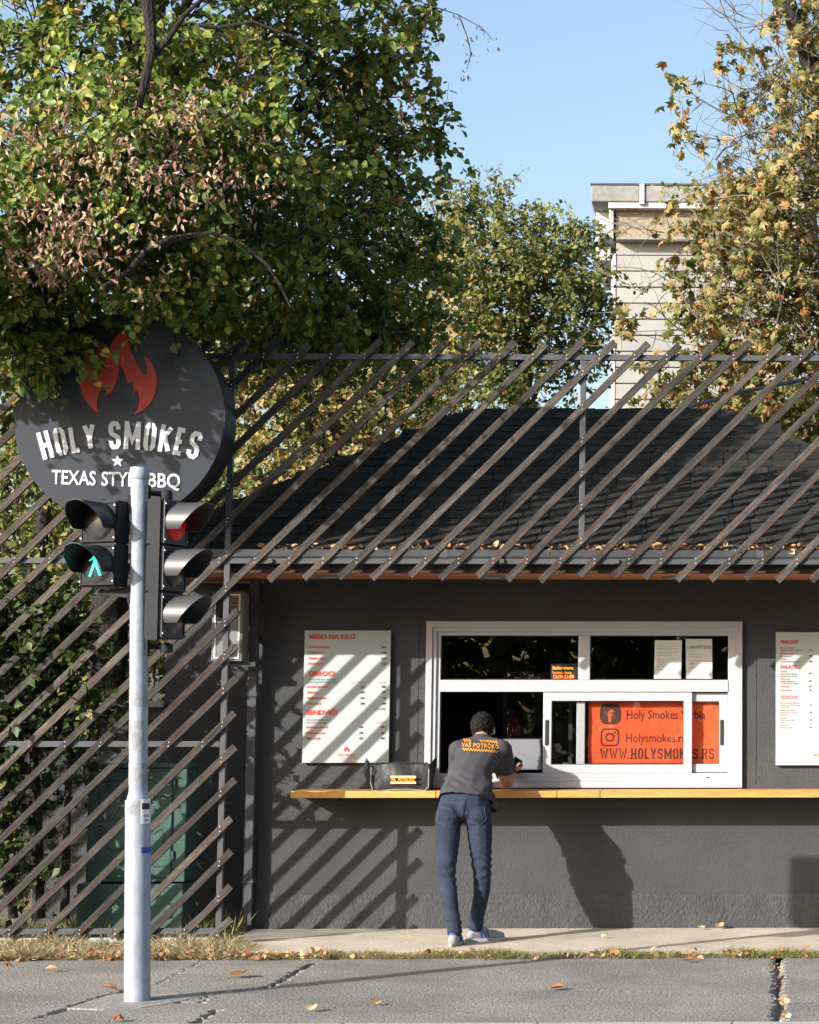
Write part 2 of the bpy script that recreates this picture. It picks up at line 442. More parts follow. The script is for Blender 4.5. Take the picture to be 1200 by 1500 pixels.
def strip(pts, t):
    "thick mitred line: quads along pts"
    n = len(pts); L, Rr = [], []
    for i in range(n):
        def d(a, b):
            q = Vector((b[0] - a[0], b[1] - a[1])); return q.normalized()
        if i == 0: u = d(pts[0], pts[1]); nn = Vector((-u.y, u.x)); k = 1
        elif i == n - 1: u = d(pts[-2], pts[-1]); nn = Vector((-u.y, u.x)); k = 1
        else:
            u1, u2 = d(pts[i-1], pts[i]), d(pts[i], pts[i+1])
            n1, n2 = Vector((-u1.y, u1.x)), Vector((-u2.y, u2.x))
            nn = (n1 + n2); 
            nn = nn.normalized() if nn.length > 1e-6 else n1
            k = min(1.8, 1 / max(0.3, nn.dot(n1)))
        L.append((pts[i][0] + nn.x * t / 2 * k, pts[i][1] + nn.y * t / 2 * k))
        Rr.append((pts[i][0] - nn.x * t / 2 * k, pts[i][1] - nn.y * t / 2 * k))
    return [[Rr[i], Rr[i+1], L[i+1], L[i]] for i in range(n - 1)]

def glyph_polys(ch, h, wd, t, serif=0.0):
    wf, lines = GLYPH[ch]
    W = wd * wf; out = []
    for ln in lines:
        pts = [(t / 2 + x * (W - t), t / 2 + y * (h - t)) for x, y in ln]
        if len(pts) == 2 and ln[0][1] in (0, 1) and ln[1][1] in (0, 1):
            pts = [(p[0], 0 if q[1] == 0 else h) if q[1] in (0, 1) else p for p, q in zip(pts, ln)]
        out += strip(pts, t)
        if serif:
            for q, p in ((ln[0], pts[0]), (ln[-1], pts[-1])):
                if q[1] in (0, 1):
                    y0, y1 = (0, t * 0.45) if q[1] == 0 else (h - t * 0.45, h)
                    out.append([(p[0] - serif, y0), (p[0] + serif, y0), (p[0] + serif, y1), (p[0] - serif, y1)])
    return W, out

# ------------------------------------------------------------------ ground
def sheet(name, x0, x1, y0, y1, z, mat, **kw):
    o = MB().add([(x0, y0, z), (x1, y0, z), (x1, y1, z), (x0, y1, z)], [(0, 1, 2, 3)]).build(name, M[mat])
    return tag(o, kind='structure', **kw)

YK = G(600, 1499.2).y          # kerb edge at the very bottom of the photograph
YA = G(600, 1405).y          # where pavement meets the grass strip
sheet('ground', -400, 400, -400, 400, -0.14, 'soil')
sheet('road', -60, 60, -22, YK - 0.16, -0.12, 'road_asphalt')
kb = MB()
for k in range(-12, 13):
    kb.box(k * 1.0 + 0.002, k * 1.0 + 0.998, YK - 0.16, YK, -0.139, 0.004)
tag(kb.build('kerb', M['kerb_concrete'], bevel=0.008), kind='structure')

def seg_dist(X, Y, pts):
    best = np.full(X.shape, 9.0)
    for a, b in zip(pts[:-1], pts[1:]):
        d = np.array([b[0] - a[0], b[1] - a[1]]); L2 = (d ** 2).sum()
        t = np.clip(((X - a[0]) * d[0] + (Y - a[1]) * d[1]) / L2, 0, 1)
        best = np.minimum(best, np.hypot(X - a[0] - t * d[0], Y - a[1] - t * d[1]))
    return best

def pavement():
    xs = np.concatenate([np.linspace(-14, -6.1, 8), np.arange(-6.0, 1.4, 0.014), np.linspace(1.5, 9, 8)])
    ys = np.arange(YK + 0.002, YA + 0.03, 0.02)
    X, Y = np.meshgrid(xs, ys)
    Z = 0.0015 * np.sin(X * 3.1 + Y * 2.3) + 0.0015 * np.sin(X * 7.7 - Y * 5.1)
    wob = 0.012 * np.sin(X * 31 + Y * 47) + 0.008 * np.sin(X * 67 - Y * 29) + 0.002 * RNG.standard_normal(X.shape)
    cracks = [([(60, 1490), (95, 1478), (118, 1470), (140, 1463), (190, 1451)], 0.028),
              ([(205, 1470), (245, 1466), (300, 1455), (345, 1452), (395, 1447), (412, 1437), (432, 1424), (458, 1412)], 0.022),
              ([(288, 1499), (303, 1489), (318, 1480)], 0.022),
              ([(1141, 1402), (1139, 1420), (1143, 1437), (1138, 1452), (1146, 1468), (1139, 1484), (1144, 1502)], 0.035),
              ([(225, 1446), (262, 1425), (300, 1406)], 0.005), ([(150, 1466), (300, 1470), (300, 1455)], 0.010),
              ([(470, 1478), (560, 1470), (640, 1474)], 0.004), ([(830, 1442), (900, 1452), (1010, 1457)], 0.003)]
    for pts, wd in cracks:
        q = [tuple(G(*p)[:2]) for p in pts]
        d = seg_dist(X + wob, Y + wob * 1.3, q)
        Z -= np.clip((wd - d) / max(wd * 0.5, 1e-3), 0, 1) * min(0.05, wd * 2.2)
        Z += np.where((d > wd) & (d < wd + 0.05), 0.002 * RNG.random(X.shape), 0)
    nx, ny = len(xs), len(ys)
    vs = np.stack([X.ravel(), Y.ravel(), Z.ravel()], 1)
    i = np.arange(nx * ny).reshape(ny, nx)
    fs = np.stack([i[:-1, :-1].ravel(), i[:-1, 1:].ravel(), i[1:, 1:].ravel(), i[1:, :-1].ravel()], 1)
    me = bpy.data.meshes.new('pavement')
    me.from_pydata(vs.tolist(), [], fs.tolist()); me.update()
    me.materials.append(M['asphalt'])
    o = link(bpy.data.objects.new('pavement', me))
    tag(o, kind='structure')
pavement()
# broken concrete collar round the pole
cp = [G(x, y) for x, y in ((98, 1478), (135, 1466), (165, 1457), (228, 1453), (285, 1453), (298, 1458), (272, 1466), (238, 1473), (205, 1477), (150, 1480))]
mb = MB(); mb.prism([(p.x, p.y, -0.02) for p in cp], (0, 0, 0.026))
tag(mb.build('pavement_patch', M['patch_concrete'], bevel=0.006), kind='structure')

YW = 0.0
X_CORNER = P(379, 1200, 0).x
X_RIGHT = 1.42
# concrete apron in front of the kiosk, earth verge
YG = -1.58
ap = MB()
xs = [X_CORNER - 0.02, 3.6]
for a, b in zip(xs[:-1], xs[1:]):
    ap.box(a + 0.004, b - 0.004, YG, -0.001, -0.1, 0.012)
tag(ap.build('apron', M['concrete'], bevel=0.006), kind='structure')
mb = MB().add([(-14, YA + 0.0, 0.0), (9, YA + 0.0, 0.0), (9, YG + 0.02, 0.006), (-14, YG + 0.02, 0.006)], [(0, 1, 2, 3)])
mb.add([(-14, YG + 0.02, 0.006), (X_CORNER - 0.03, YG + 0.02, 0.006), (X_CORNER - 0.03, 5.0, 0.02), (-14, 5.0, 0.02)], [(0, 1, 2, 3)])
tag(mb.build('verge', M['soil']), kind='structure')
# kerb stones under the slat screen
mb = MB()
x = -7.5
while x < X_CORNER - 0.25:
    mb.box(x + 0.005, x + 0.795, -0.98, -0.88, -0.05, 0.055); x += 0.8
tag(mb.build('edging_kerb', M['kerb_concrete'], bevel=0.008), kind='structure')

# ------------------------------------------------------------------ kiosk
KC = 'kiosk'
kiosk = thing('kiosk', ((X_CORNER + X_RIGHT) / 2, 1.4, 0), 'dark grey rendered food kiosk with black shingle roof and white serving window', 'kiosk')
WX0, WX1 = P(623, 1030, -0.03).x, P(1087.5, 1030, -0.03).x
WZ0, WZ1 = P(850, 1154, -0.03).z, P(850, 910, -0.03).z
ZS = 2.565
T = 0.16
CZ_SEAM = 1.06
mb = MB()
ix0, ix1, iz0, iz1 = WX0 + 0.03, WX1 - 0.03, WZ0 + 0.03, WZ1 - 0.03
for a, b, c, d in ((X_CORNER, ix0, 0.262, ZS), (ix1, X_RIGHT, 0.262, ZS), (ix0, ix1, 0.262, iz0), (ix0, ix1, iz1, ZS)):
    mb.box(a, b, 0, T, c, d)
mb.build('front_wall', M['stucco'], kiosk)
mb = MB().box(X_CORNER - 0.004, X_RIGHT + 0.004, -0.005, T, 0.0, 0.2615)
mb.build('plinth', M['plinth_stucco'], kiosk)
for px, za, zb_ in ((1107, CZ_SEAM, 2.5), (611, CZ_SEAM, 2.5)):
    q = P(px, 1080, 0).x
    mb = MB()
    zz = za
    while zz < zb_:
        mb.box(q - .004 + random.uniform(-.002, .002), q + .004 + random.uniform(-.002, .002), -0.0035, -0.0002, zz, zz + .0795); zz += .08
    tag(mb.build('wall_seam', M['stucco'], kiosk), kind='stuff')
mb = MB()
mb.box(X_CORNER, X_CORNER + T, T + 0.001, 2.9, 0.0, ZS)
mb.box(X_RIGHT - T, X_RIGHT, T + 0.001, 2.9, 0.0, ZS)
mb.box(X_CORNER, X_RIGHT, 2.901, 3.05, 0.0, ZS)
mb.build('side_wall', M['stucco'], kiosk)
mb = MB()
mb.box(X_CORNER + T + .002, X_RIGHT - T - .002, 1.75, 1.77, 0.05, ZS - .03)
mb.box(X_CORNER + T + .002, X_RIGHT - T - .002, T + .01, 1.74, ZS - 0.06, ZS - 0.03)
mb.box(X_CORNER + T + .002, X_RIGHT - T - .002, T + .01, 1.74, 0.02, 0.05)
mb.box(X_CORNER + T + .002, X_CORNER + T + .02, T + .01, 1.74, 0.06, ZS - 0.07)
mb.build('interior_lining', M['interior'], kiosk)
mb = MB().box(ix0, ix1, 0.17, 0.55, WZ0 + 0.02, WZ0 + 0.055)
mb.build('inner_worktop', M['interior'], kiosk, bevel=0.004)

# side annex behind the slat screen
annex = thing('annex_wall', (-4.4, 0.5, 0), 'dark stucco side wall behind the slats beside the kiosk', 'wall')
mb = MB()
mb.box(-4.3, X_CORNER - 0.002, 0.45, 0.60, 0.0, ZS - 0.002)
mb.box(-5.25, -4.302, 0.46, 0.60, 0.0, 1.62)
mb.build('wall', M['stucco'], annex)
mb = MB().box(-5.29, -4.302, 0.43, 0.63, 1.622, 1.67)
mb.build('coping', M['kerb_concrete'], annex, bevel=0.005)

# soffit: boards
EY = -0.93                                   # eave line
EX0, EX1 = -4.31, 2.2
RY = 1.28                                    # ridge
EZ = 2.70
RZ = P(880, 602, RY).z
RX0, RX1 = P(690, 602, RY).x, P(1071, 602, RY).x
sof = MB().box(EX0 + 0.05, EX1 - 0.05, EY + 0.03, 3.4, ZS + 0.02, ZS + 0.035).build('soffit', M['soffit_wood'], kiosk)
nb = 9
for k in range(nb):
    y0 = EY + 0.03 + k * 0.112
    if y0 + 0.11 > 0.02: break
    b = MB().box(EX0 + 0.05, EX1 - 0.05, y0, y0 + 0.107, ZS, ZS + 0.0195).build('plank', M['soffit_wood'], sof, bevel=0.002)
lampm = flat('downlight_glass', (0.42, 0.36, 0.30), 0.3)
for px in (483, 722, 990):
    c = P(px, 851, -0.42)
    mb = MB().lathe((c.x, -0.42, ZS - 0.012), [(0.062, 0.0), (0.095, 0.0), (0.1, 0.006), (0.1, 0.0118)], 24)
    d = mb.build('downlight', M['meter_grey'], kiosk, smooth=True)
    MB().lathe((c.x, -0.42, ZS - 0.016), [(0.055, 0), (0.06, 0.003)], 20).build('lens', lampm, d)

# fascia and gutter
MB().box(EX0 + 0.02, EX1 - 0.02, EY, EY + 0.028, ZS - 0.012, EZ + 0.0).build('fascia', M['fascia_wood'], kiosk, bevel=0.003)
gt = MB()
prof = [(-0.012, -0.004), (-0.012, -0.05), (-0.03, -0.07), (-0.075, -0.07), (-0.088, -0.05), (-0.088, -0.003), (-0.084, -0.003), (-0.084, -0.048), (-0.072, -0.065), (-0.032, -0.065), (-0.016, -0.048), (-0.016, -0.004)]
GZ = EZ + 0.015
x = EX0
for L in (2.3, 2.2, 2.0):
    gt.prism([(x, EY + a + 0.01, GZ + b) for a, b in prof], (L - 0.006, 0, 0)); x += L
gutter = gt.build('gutter', M['gutter_metal'], kiosk, fixn=True)
gj = MB()
for xx in (EX0 + 2.3, EX0 + 4.5):
    gj.prism([(xx - 0.03, EY + a * 1.05 + 0.012, GZ + b * 1.04) for a, b in prof], (0.054, 0, 0))
gj.build('gutter_joint', M['grey_steel'], kiosk)
# square downpipe at the corner
dpx = P(369, 1100, -0.075).x
MB().box(dpx - 0.035, dpx + 0.03, -0.105, -0.045, 0.05, ZS - 0.002).build('downpipe', M['grey_steel'], kiosk, bevel=0.004)
for z in (0.35, 1.7, 2.35): MB().box(dpx - 0.042, dpx + 0.037, -0.112, -0.001, z, z + 0.03).build('pipe_bracket', M['grey_steel'], kiosk)

# roof: deck, shingles, hip and ridge caps
roof = MB()
BY = 2 * RY - EY
c_ = [(EX0, EY, EZ), (EX1, EY, EZ), (EX1, BY, EZ), (EX0, BY, EZ), (RX0, RY, RZ), (RX1, RY, RZ)]
roof.add(c_, [(0, 1, 5, 4), (1, 2, 5), (2, 3, 4, 5), (3, 0, 4), (3, 2, 1, 0)])
roof_o = roof.build('roof', M['shingle'], kiosk)
slope = math.atan2(RZ - EZ, RY - EY)
SL = math.hypot(RZ - EZ, RY - EY)
sn, cs = math.sin(slope), math.cos(slope)
def on_roof(x, s, h=0.0):
    return Vector((x, EY + s * cs - h * sn, EZ + s * sn + h * cs))
EXPO, TW = 0.132, 0.186
def shingle_mesh():
    w2, L = TW / 2 - 0.004, EXPO * 1.5
    o = [(-w2, L), (-w2, 0.035), (-w2 * 0.86, 0.012), (-w2 * 0.45, 0.0), (w2 * 0.45, 0.0), (w2 * 0.86, 0.012), (w2, 0.035), (w2, L)]
    mb = MB()
    t = 0.007
    n = len(o)
    # local x along the course, y up the slope, z out of the roof; the upper end dips under the next course
    lift = lambda y: 0.0135 - 0.0115 * (y / L)
    vs = [(x, y, lift(y)) for x, y in o] + [(x, y, lift(y) - t) for x, y in o]
    mb.add(vs, [tuple(range(n)), tuple(range(2 * n - 1, n - 1, -1))] + [(i, n + i, n + (i + 1) % n, (i + 1) % n) for i in range(n)])
    me = mb.mesh('shingle'); me.materials.append(M['shingle'])
    bm = bmesh.new(); bm.from_mesh(me); bmesh.ops.recalc_face_normals(bm, faces=bm.faces); bm.to_mesh(me); bm.free()
    return me
SHM = shingle_mesh()
spots = []
rows = int(SL / EXPO)
for r_ in range(rows):
    s = 0.0 + r_ * EXPO
    xa = EX0 + (RX0 - EX0) * (s / SL); xb = EX1 + (RX1 - EX1) * (s / SL)
    off = (r_ * 0.5 * TW + (r_ % 3) * 0.012) % TW
    x = xa - TW + off
    while x < xb + TW:
        if x - TW / 2 > xa + 0.25 * EXPO - 0.05 and x + TW / 2 < xb - 0.25 * EXPO + 0.05:
            spots.append((x, s + random.uniform(-0.004, 0.004), r_))
        x += TW
inview = [p for p in spots if -3.75 < p[0] < 0.75]
outview = [p for p in spots if not (-3.75 < p[0] < 0.75)]
inview.sort(key=lambda p: p[1])
rotm = Matrix.Rotation(slope, 4, 'X')
SW = []
def shingle_matrix(p):
    return Matrix.Translation(on_roof(p[0] + random.uniform(-0.003, 0.003), p[1])) @ rotm @ Matrix.Rotation(random.uniform(-0.012, 0.012), 4, 'Z') @ Matrix.Rotation(random.uniform(0, 0.03), 4, 'X')
for p in inview[:300]:
    o = bpy.data.objects.new('shingle', SHM); link(o, roof_o)
    o.matrix_basis = shingle_matrix(p)
mb = MB()
sv = [v.co.copy() for v in SHM.vertices]; sf = [tuple(q.vertices) for q in SHM.polygons]
for p in inview[300:] + outview:
    mx_ = shingle_matrix(p)
    mb.add([mx_ @ v for v in sv], sf)
tag(mb.build('shingle_field', M['shingle'], roof_o, fixn=False), kind='stuff')
# bumpy hips and ridge from folded caps
def cap_line(a, b, n, wv):
    mb = MB()
    for k in range(n):
        t0, t1 = k / n, (k + 1.25) / n
        p, q = a.lerp(b, t0), a.lerp(b, min(1, t1))
        wob = random.uniform(0.0, 0.012)
        mb.add([p + Vector((0, 0, .012 + wob)), q + Vector((0, 0, .012 + wob + .008)), q + wv[0] + Vector((0, 0, -.004)), p + wv[0] + Vector((0, 0, -.008)),
                q + wv[1] + Vector((0, 0, -.004)), p + wv[1] + Vector((0, 0, -.008))], [(0, 1, 2, 3), (0, 5, 4, 1)])
    return mb
A, B_ = Vector(c_[0]), Vector(c_[4])
for a, b, n, wv in ((A, B_, 16, (Vector((0.11, -0.02, -0.005)), Vector((-0.02, 0.11, -0.005)))),
                    (Vector(c_[1]), Vector(c_[5]), 16, (Vector((-0.11, -0.02, -0.005)), Vector((0.02, 0.11, -0.005)))),
                    (Vector(c_[4]), Vector(c_[5]), 11, (Vector((0, -0.12, -0.07)), Vector((0, 0.12, -0.07))))):
    cap_line(a, b, n, wv).build('ridge_cap', M['shingle'], roof_o, fixn=False)
# stay rod rising from the ridge to the right
rod = MB().tube([P(985, 603, RY + 0.1), P(1090, 573, RY + 0.9), P(1215, 549, RY + 1.6)], 0.017, 8).build('stay_rod', M['gutter_metal'], None, smooth=True)
tag(rod, 'thin grey metal rod slanting up right from the roof ridge', 'rod')

# serving window (frame > transom, sash, pane, handle)
frame = MB()
wpx = lambda px, y=-0.03: P(px, 1030, y).x
wpz = lambda py, y=-0.03: P(850, py, y).z
frame.ring(WX0, WX1, WZ0, WZ1, 0.046, -0.034, 0.06)
frame.ring(WX0 + 0.0465, WX1 - 0.0465, WZ0 + 0.0465, WZ1 - 0.0465, 0.030, -0.020, 0.06)
frame.ring(WX0 + 0.077, WX1 - 0.077, WZ0 + 0.077, WZ1 - 0.077, 0.028, -0.004, 0.06)
FRX0, FRX1, FRZ0, FRZ1 = WX0 + 0.105, WX1 - 0.105, WZ0 + 0.105, WZ1 - 0.105
win = frame.build('serving_window', M['aluminium'], kiosk, bevel=0.003)
TZ0, TZ1 = wpz(1013.5, 0), wpz(996, 0)
MB().box(FRX0, FRX1, -0.010, 0.06, TZ0, TZ1).build('transom', M['aluminium'], win, bevel=0.003)
MXa, MXb = wpx(847, 0), wpx(864, 0)
MB().box(MXa, MXb, -0.010, 0.06, TZ1 + 0.0005, FRZ1).build('mullion', M['aluminium'], win, bevel=0.003)
def pane(x0, x1, z0, z1, y, parent):
    o = MB().add([(x0, y, z0), (x1, y, z0), (x1, y, z1), (x0, y, z1)], [(0, 1, 2, 3)]).build('pane', M['window_glass'], parent)
    return o
pane(FRX0, MXa, TZ1, FRZ1, 0.03, win)
pane(MXb, FRX1, TZ1, FRZ1, 0.03, win)
g = MB()
for a, b in ((FRX0, MXa), (MXb, FRX1)):
    g.ring(a + .0005, b - .0005, TZ1 + .001, FRZ1 - .0005, 0.006, 0.022, 0.034)
g.build('gasket', M['black_rubber'], win)
# front sash (slid to the right) and rear sash
S1x0, S1x1, Sz0, Sz1 = wpx(796, 0), wpx(1014, 0), wpz(1132.5, 0), TZ0 - 0.004
FRb = min(FRZ0, Sz0)
sash = MB().ring(S1x0, S1x1, Sz0, Sz1, 0.062, -0.002, 0.024).build('sash', M['aluminium'], win, bevel=0.003)
S2x0, S2x1 = wpx(845, 0.04), wpx(1066, 0.04)
sash2 = MB().ring(S2x0, S2x1, Sz0 + .004, Sz1 - .004, 0.062, 0.028, 0.052).build('sash', M['aluminium'], win, bevel=0.003)
pane(S1x0 + .062, S1x1 - .062, Sz0 + .062, Sz1 - .062, 0.011, win)
pane(S2x0 + .062, S2x1 - .062, Sz0 + .066, Sz1 - .066, 0.040, win)
MB().ring(S1x0 + .0622, S1x1 - .0622, Sz0 + .0622, Sz1 - .0622, 0.005, 0.004, 0.018).build('gasket', M['black_rubber'], win)
MB().ring(S2x0 + .0622, S2x1 - .0622, Sz0 + .0662, Sz1 - .0662, 0.005, 0.034, 0.046).build('gasket', M['black_rubber'], win)
for xx, yf in ((wpx(801.5, 0), -0.002), (wpx(1057.5, 0), 0.028)):
    zc = wpz(1073, 0)
    h = MB().box(xx - 0.012, xx + 0.012, yf - 0.008, yf - 0.0005, zc - 0.093, zc + 0.093).build('handle', M['black_rubber'], win, bevel=0.003)
mb = MB().box(FRX0 + .001, FRX1 - .001, 0.0, 0.06, FRZ0 - 0.001, Sz0 - .003)
mb.build('track', M['aluminium'], win, bevel=0.002)
xx = wpx(1038); zz = wpz(1139)
MB().box(xx - .014, xx + .014, -0.0215, -0.0190, zz - .003, zz + .003).build('drain_slot', M['black_rubber'], win)
# glazed lower right fixed edge
MB().box(S2x1 + .001, FRX1, 0.0, 0.05, Sz0, Sz1 + .004).build('jamb', M['aluminium'], win, bevel=0.002)

# counter shelf of planks
CZ1 = P(800, 1158.5, -0.36).z
cx0, cx1 = P(428, 1162, -0.3).x, 1.35
joints = [cx0, P(640, 1162, -.32).x, P(817, 1162, -.32).x, P(880, 1162, -.32).x, P(1130, 1162, -.32).x + .4, cx1]
counter = MB().box(cx0 + .05, cx1 - .05, -0.04, -0.006, CZ1 - 0.075, CZ1 - 0.0515).build('counter', M['black_rubber'], kiosk)
for xx in np.linspace(cx0 + 0.3, cx1 - 0.3, 6):
    MB().box(xx - .02, xx + .02, -0.26, -0.041, CZ1 - 0.075, CZ1 - 0.0515).build('bracket', M['black_rubber'], counter)
for a, b in zip(joints[:-1], joints[1:]):
    MB().box(a + .002, b - .002, -0.36, -0.004, CZ1 - 0.05, CZ1).build('plank', M['counter_wood'], counter, bevel=0.005)

# ------------------------------------------------------------------ things in the window
mb = MB().box(0, 0, 0, 0, 0, 0); mb = MB()
bx0, bx1 = wpx(862, .06), wpx(1060, .06)
bz0, bz1 = Sz0 + 0.055, Sz1 - 0.055
nx_, nz_ = 80, 40
ban_y = lambda u, v: 0.075 + 0.0022 * math.sin(9 * u + 5 * v) * math.sin(7 * v + 2) + 0.0012 * math.sin(21 * u - 9 * v)
vs = []
for j in range(nz_ + 1):
    for i in range(nx_ + 1):
        u, v = i / nx_, j / nz_
        vs.append((bx0 + (bx1 - bx0) * u, ban_y(u, v), bz0 + (bz1 - bz0) * v))
fs = [(j * (nx_ + 1) + i, j * (nx_ + 1) + i + 1, (j + 1) * (nx_ + 1) + i + 1, (j + 1) * (nx_ + 1) + i) for j in range(nz_) for i in range(nx_)]
mb.add(vs, fs)
ban = mb.build('banner', M['banner'], smooth=True, fixn=False)
tag(ban, 'orange banner with social media names behind the sliding window glass', 'banner')
lt = MB()
def put_text(mbx, s, px, py, hpx, y, sx=1.0, bold=0.0, align='LEFT', spacing=1.0, mi=0, fit=None, tilt=0.0):
    "a line of flat print; px, py is the baseline start in the photograph, hpx the capital height"
    p = P(px, py, y)
    sc_ = F / (y - CAM.y)
    h = hpx / sc_ / 0.70
    vs, fs = text_geo(s, h, sx, bold, align, spacing)
    if fit:
        k_ = (fit / sc_) / max(1e-6, max(a for a, b in vs) - min(a for a, b in vs)); a0 = min(a for a, b in vs)
        vs = [((a - a0) * k_, b) for a, b in vs]
    mbx.add([(p.x + a, y, p.z + b - a * tilt) for a, b in vs], fs, mi)
YB = 0.068
def polys(mbx, pl, y, ox, oz, mi=0):
    for q in pl: mbx.add([(ox + a, y, oz + b) for a, b in q], [tuple(range(len(q)))], mi)
put_text(lt, 'Holy Smokes Serbia', 917, 1053, 12.5, YB, 0.80, 0.012)
put_text(lt, 'Holysmokes.rs', 916, 1087, 12.5, YB, 0.82, 0.012)
sc_ = F / (YB - CAM.y)
p = P(879, 1112, YB)
xo = 0
hh = 15.5 / sc_
for ch in 'WWW.HOLYSMOKES.RS':
    W_, pl = glyph_polys(ch, hh, 0.0395, 0.0125, serif=0.010)
    polys(lt, pl, YB, p.x + xo, p.z)
    xo += W_ + 0.0105
def rrect(cx_, cz_, w_, h_, r_, n=6):
    o = []
    for (sx_, sz_, a0) in ((1, 1, 0), (-1, 1, 90), (-1, -1, 180), (1, -1, 270)):
        for k in range(n + 1):
            t = R(a0 + 90 * k / n)
            o.append((cx_ + sx_ * (w_ / 2 - r_) + r_ * math.cos(t), cz_ + sz_ * (h_ / 2 - r_) + r_ * math.sin(t)))
    return o
def ringpoly(outer, inner):
    n = len(outer)
    return [[outer[i], outer[(i + 1) % n], inner[(i + 1) % n], inner[i]] for i in range(n)]
c = P(894.5, 1046, YB)
polys(lt, [rrect(0, 0, 31 / sc_, 30 / sc_, 10 / sc_)], YB, c.x, c.z)
c2 = P(893.5, 1080, YB)
polys(lt, ringpoly(rrect(0, 0, 27 / sc_, 26 / sc_, 7 / sc_), rrect(0, 0, 22.5 / sc_, 21.5 / sc_, 5 / sc_)), YB, c2.x, c2.z)
circ = lambda r_, n=20, ox=0, oz=0: [(ox + r_ * math.cos(2 * math.pi * k / n), oz + r_ * math.sin(2 * math.pi * k / n)) for k in range(n)]
polys(lt, ringpoly(circ(6.8 / sc_), circ(4.4 / sc_)), YB, c2.x, c2.z)
polys(lt, [circ(1.7 / sc_, 10)], YB, c2.x + 7.5 / sc_, c2.z + 7 / sc_)
lt.v = [(a, ban_y((a - bx0) / (bx1 - bx0), (c_2 - bz0) / (bz1 - bz0)) - .0012, c_2) for a, b_, c_2 in lt.v]
lt.build('lettering', M['banner_print'], ban, fixn=False)
fb = MB()
put_text(fb, 'f', 890.5, 1057, 17, YB - 0.003, 1.0, 0.03)
fb.v = [(a, ban_y((a - bx0) / (bx1 - bx0), (c_2 - bz0) / (bz1 - bz0)) - .0024, c_2) for a, b_, c_2 in fb.v]
fb.build('lettering', M['banner'], ban, fixn=False)

def sheet_of_paper(px0, py0, px1, py1, label, title=None, tilt=0.0):
    y = 0.042
    a, b = P(px0, py1, y), P(px1, py0, y)
    mb = MB(); n = 6; vs = []
    for j in range(n + 1):
        for i in range(2):
            v = j / n
            vs.append((a.x + (b.x - a.x) * i + tilt * v, y + 0.004 * math.sin(3 * v + i), a.z + (b.z - a.z) * v))
    mb.add(vs, [(2 * j, 2 * j + 1, 2 * j + 3, 2 * j + 2) for j in range(n)])
    o = tag(mb.build('paper_notice', M['paper'], smooth=True, fixn=False), label, 'notice', 'paper notices in the upper window')
    t = MB(); yy = py0 + 9
    if title:
        put_text(t, title, (px0 + px1) / 2, py0 + 14, 4.2, y - 0.006, 0.95, 0.02, 'CENTER')
        put_text(t, '______________', (px0 + px1) / 2, py0 + 17, 2.6, y - 0.006, 0.8, 0.0, 'CENTER'); yy = py0 + 23
    rr = random.Random(len(label))
    while yy < py1 - 12:
        x0, x1 = px0 + 4, px0 + 4 + (px1 - px0 - 9) * rr.uniform(0.55, 1.0)
        q0, q1 = P(x0, yy, y - .006), P(x1, yy, y - .006)
        x = q0.x
        while x < q1.x:                      # words too small to read: broken dashes of text
            l = rr.uniform(0.008, 0.026)
            t.add([(x, y - .006, q0.z), (min(x + l, q1.x), y - .006, q0.z), (min(x + l, q1.x), y - .006, q0.z + .0032), (x, y - .006, q0.z + .0032)], [(0, 1, 2, 3)]); x += l + .005
        yy += 3.6 if rr.random() < .8 else 6
    tag(t.build('print', M['print_grey'], o, fixn=False), kind='stuff')
sheet_of_paper(958, 938, 998, 994, 'plain white notice of small print, left paper in the upper window', None, 0.006)
sheet_of_paper(1005, 936, 1044, 994, 'white notice with bold heading, right paper in the upper window', 'OBAVEŠTENJE', -0.004)

# LED opening-hours sign
led = thing('led_sign', P(827, 994, .1), 'small amber led sign of opening hours in the upper window', 'sign')
a, b = P(807, 996, 0.075), P(847, 972, 0.075)
MB().box(a.x, b.x, 0.075, 0.11, TZ1 + 0.002, b.z).build('housing', M['black_rubber'], led, bevel=0.003)
t = MB()
put_text(t, 'Radno vreme', 809.5, 980.5, 4.6, 0.073, 0.84, 0.03)
put_text(t, 'Ponedeljak - Nedelja', 809.5, 987, 3.5, 0.073, 0.66, 0.012)
put_text(t, '12:00-21:00', 809.5, 993.6, 5.0, 0.073, 0.92, 0.03)
t.build('lettering', M['led_amber'], led, fixn=False)

# back of a white till screen in the open hatch
till = thing('till_screen', P(765, 1130, 0.2), 'white back of a till screen standing in the open hatch', 'screen')
a, b = P(735, 1130, 0.16), P(791, 1083, 0.16)
o = MB().prism([(a.x, 0.17, a.z + .01), (b.x + .02, 0.17, a.z + .01), (b.x, 0.20, b.z), (a.x, 0.20, b.z)], (0, 0.03, 0)).build('shell', M['monitor_shaded'], till, bevel=0.012)
MB().ring(a.x - .004, b.x + .012, a.z + .002, b.z + .006, 0.008, 0.2345, 0.25).build('bezel', M['black_rubber'], till)
MB().box(a.x + .1, b.x - .1, 0.235, 0.30, WZ0 + .055, a.z + .02).build('stand', M['black_rubber'], till)
a = P(785, 1127, 0.14)
o = MB().lathe((a.x, 0.14, WZ0 + .0555), [(0.035, 0), (0.038, .008), (0.03, .02), (0.012, .026)], 16).build('card_reader', M['black_rubber'], smooth=True)
tag(o, 'small black puck beside the white till screen', 'card reader')
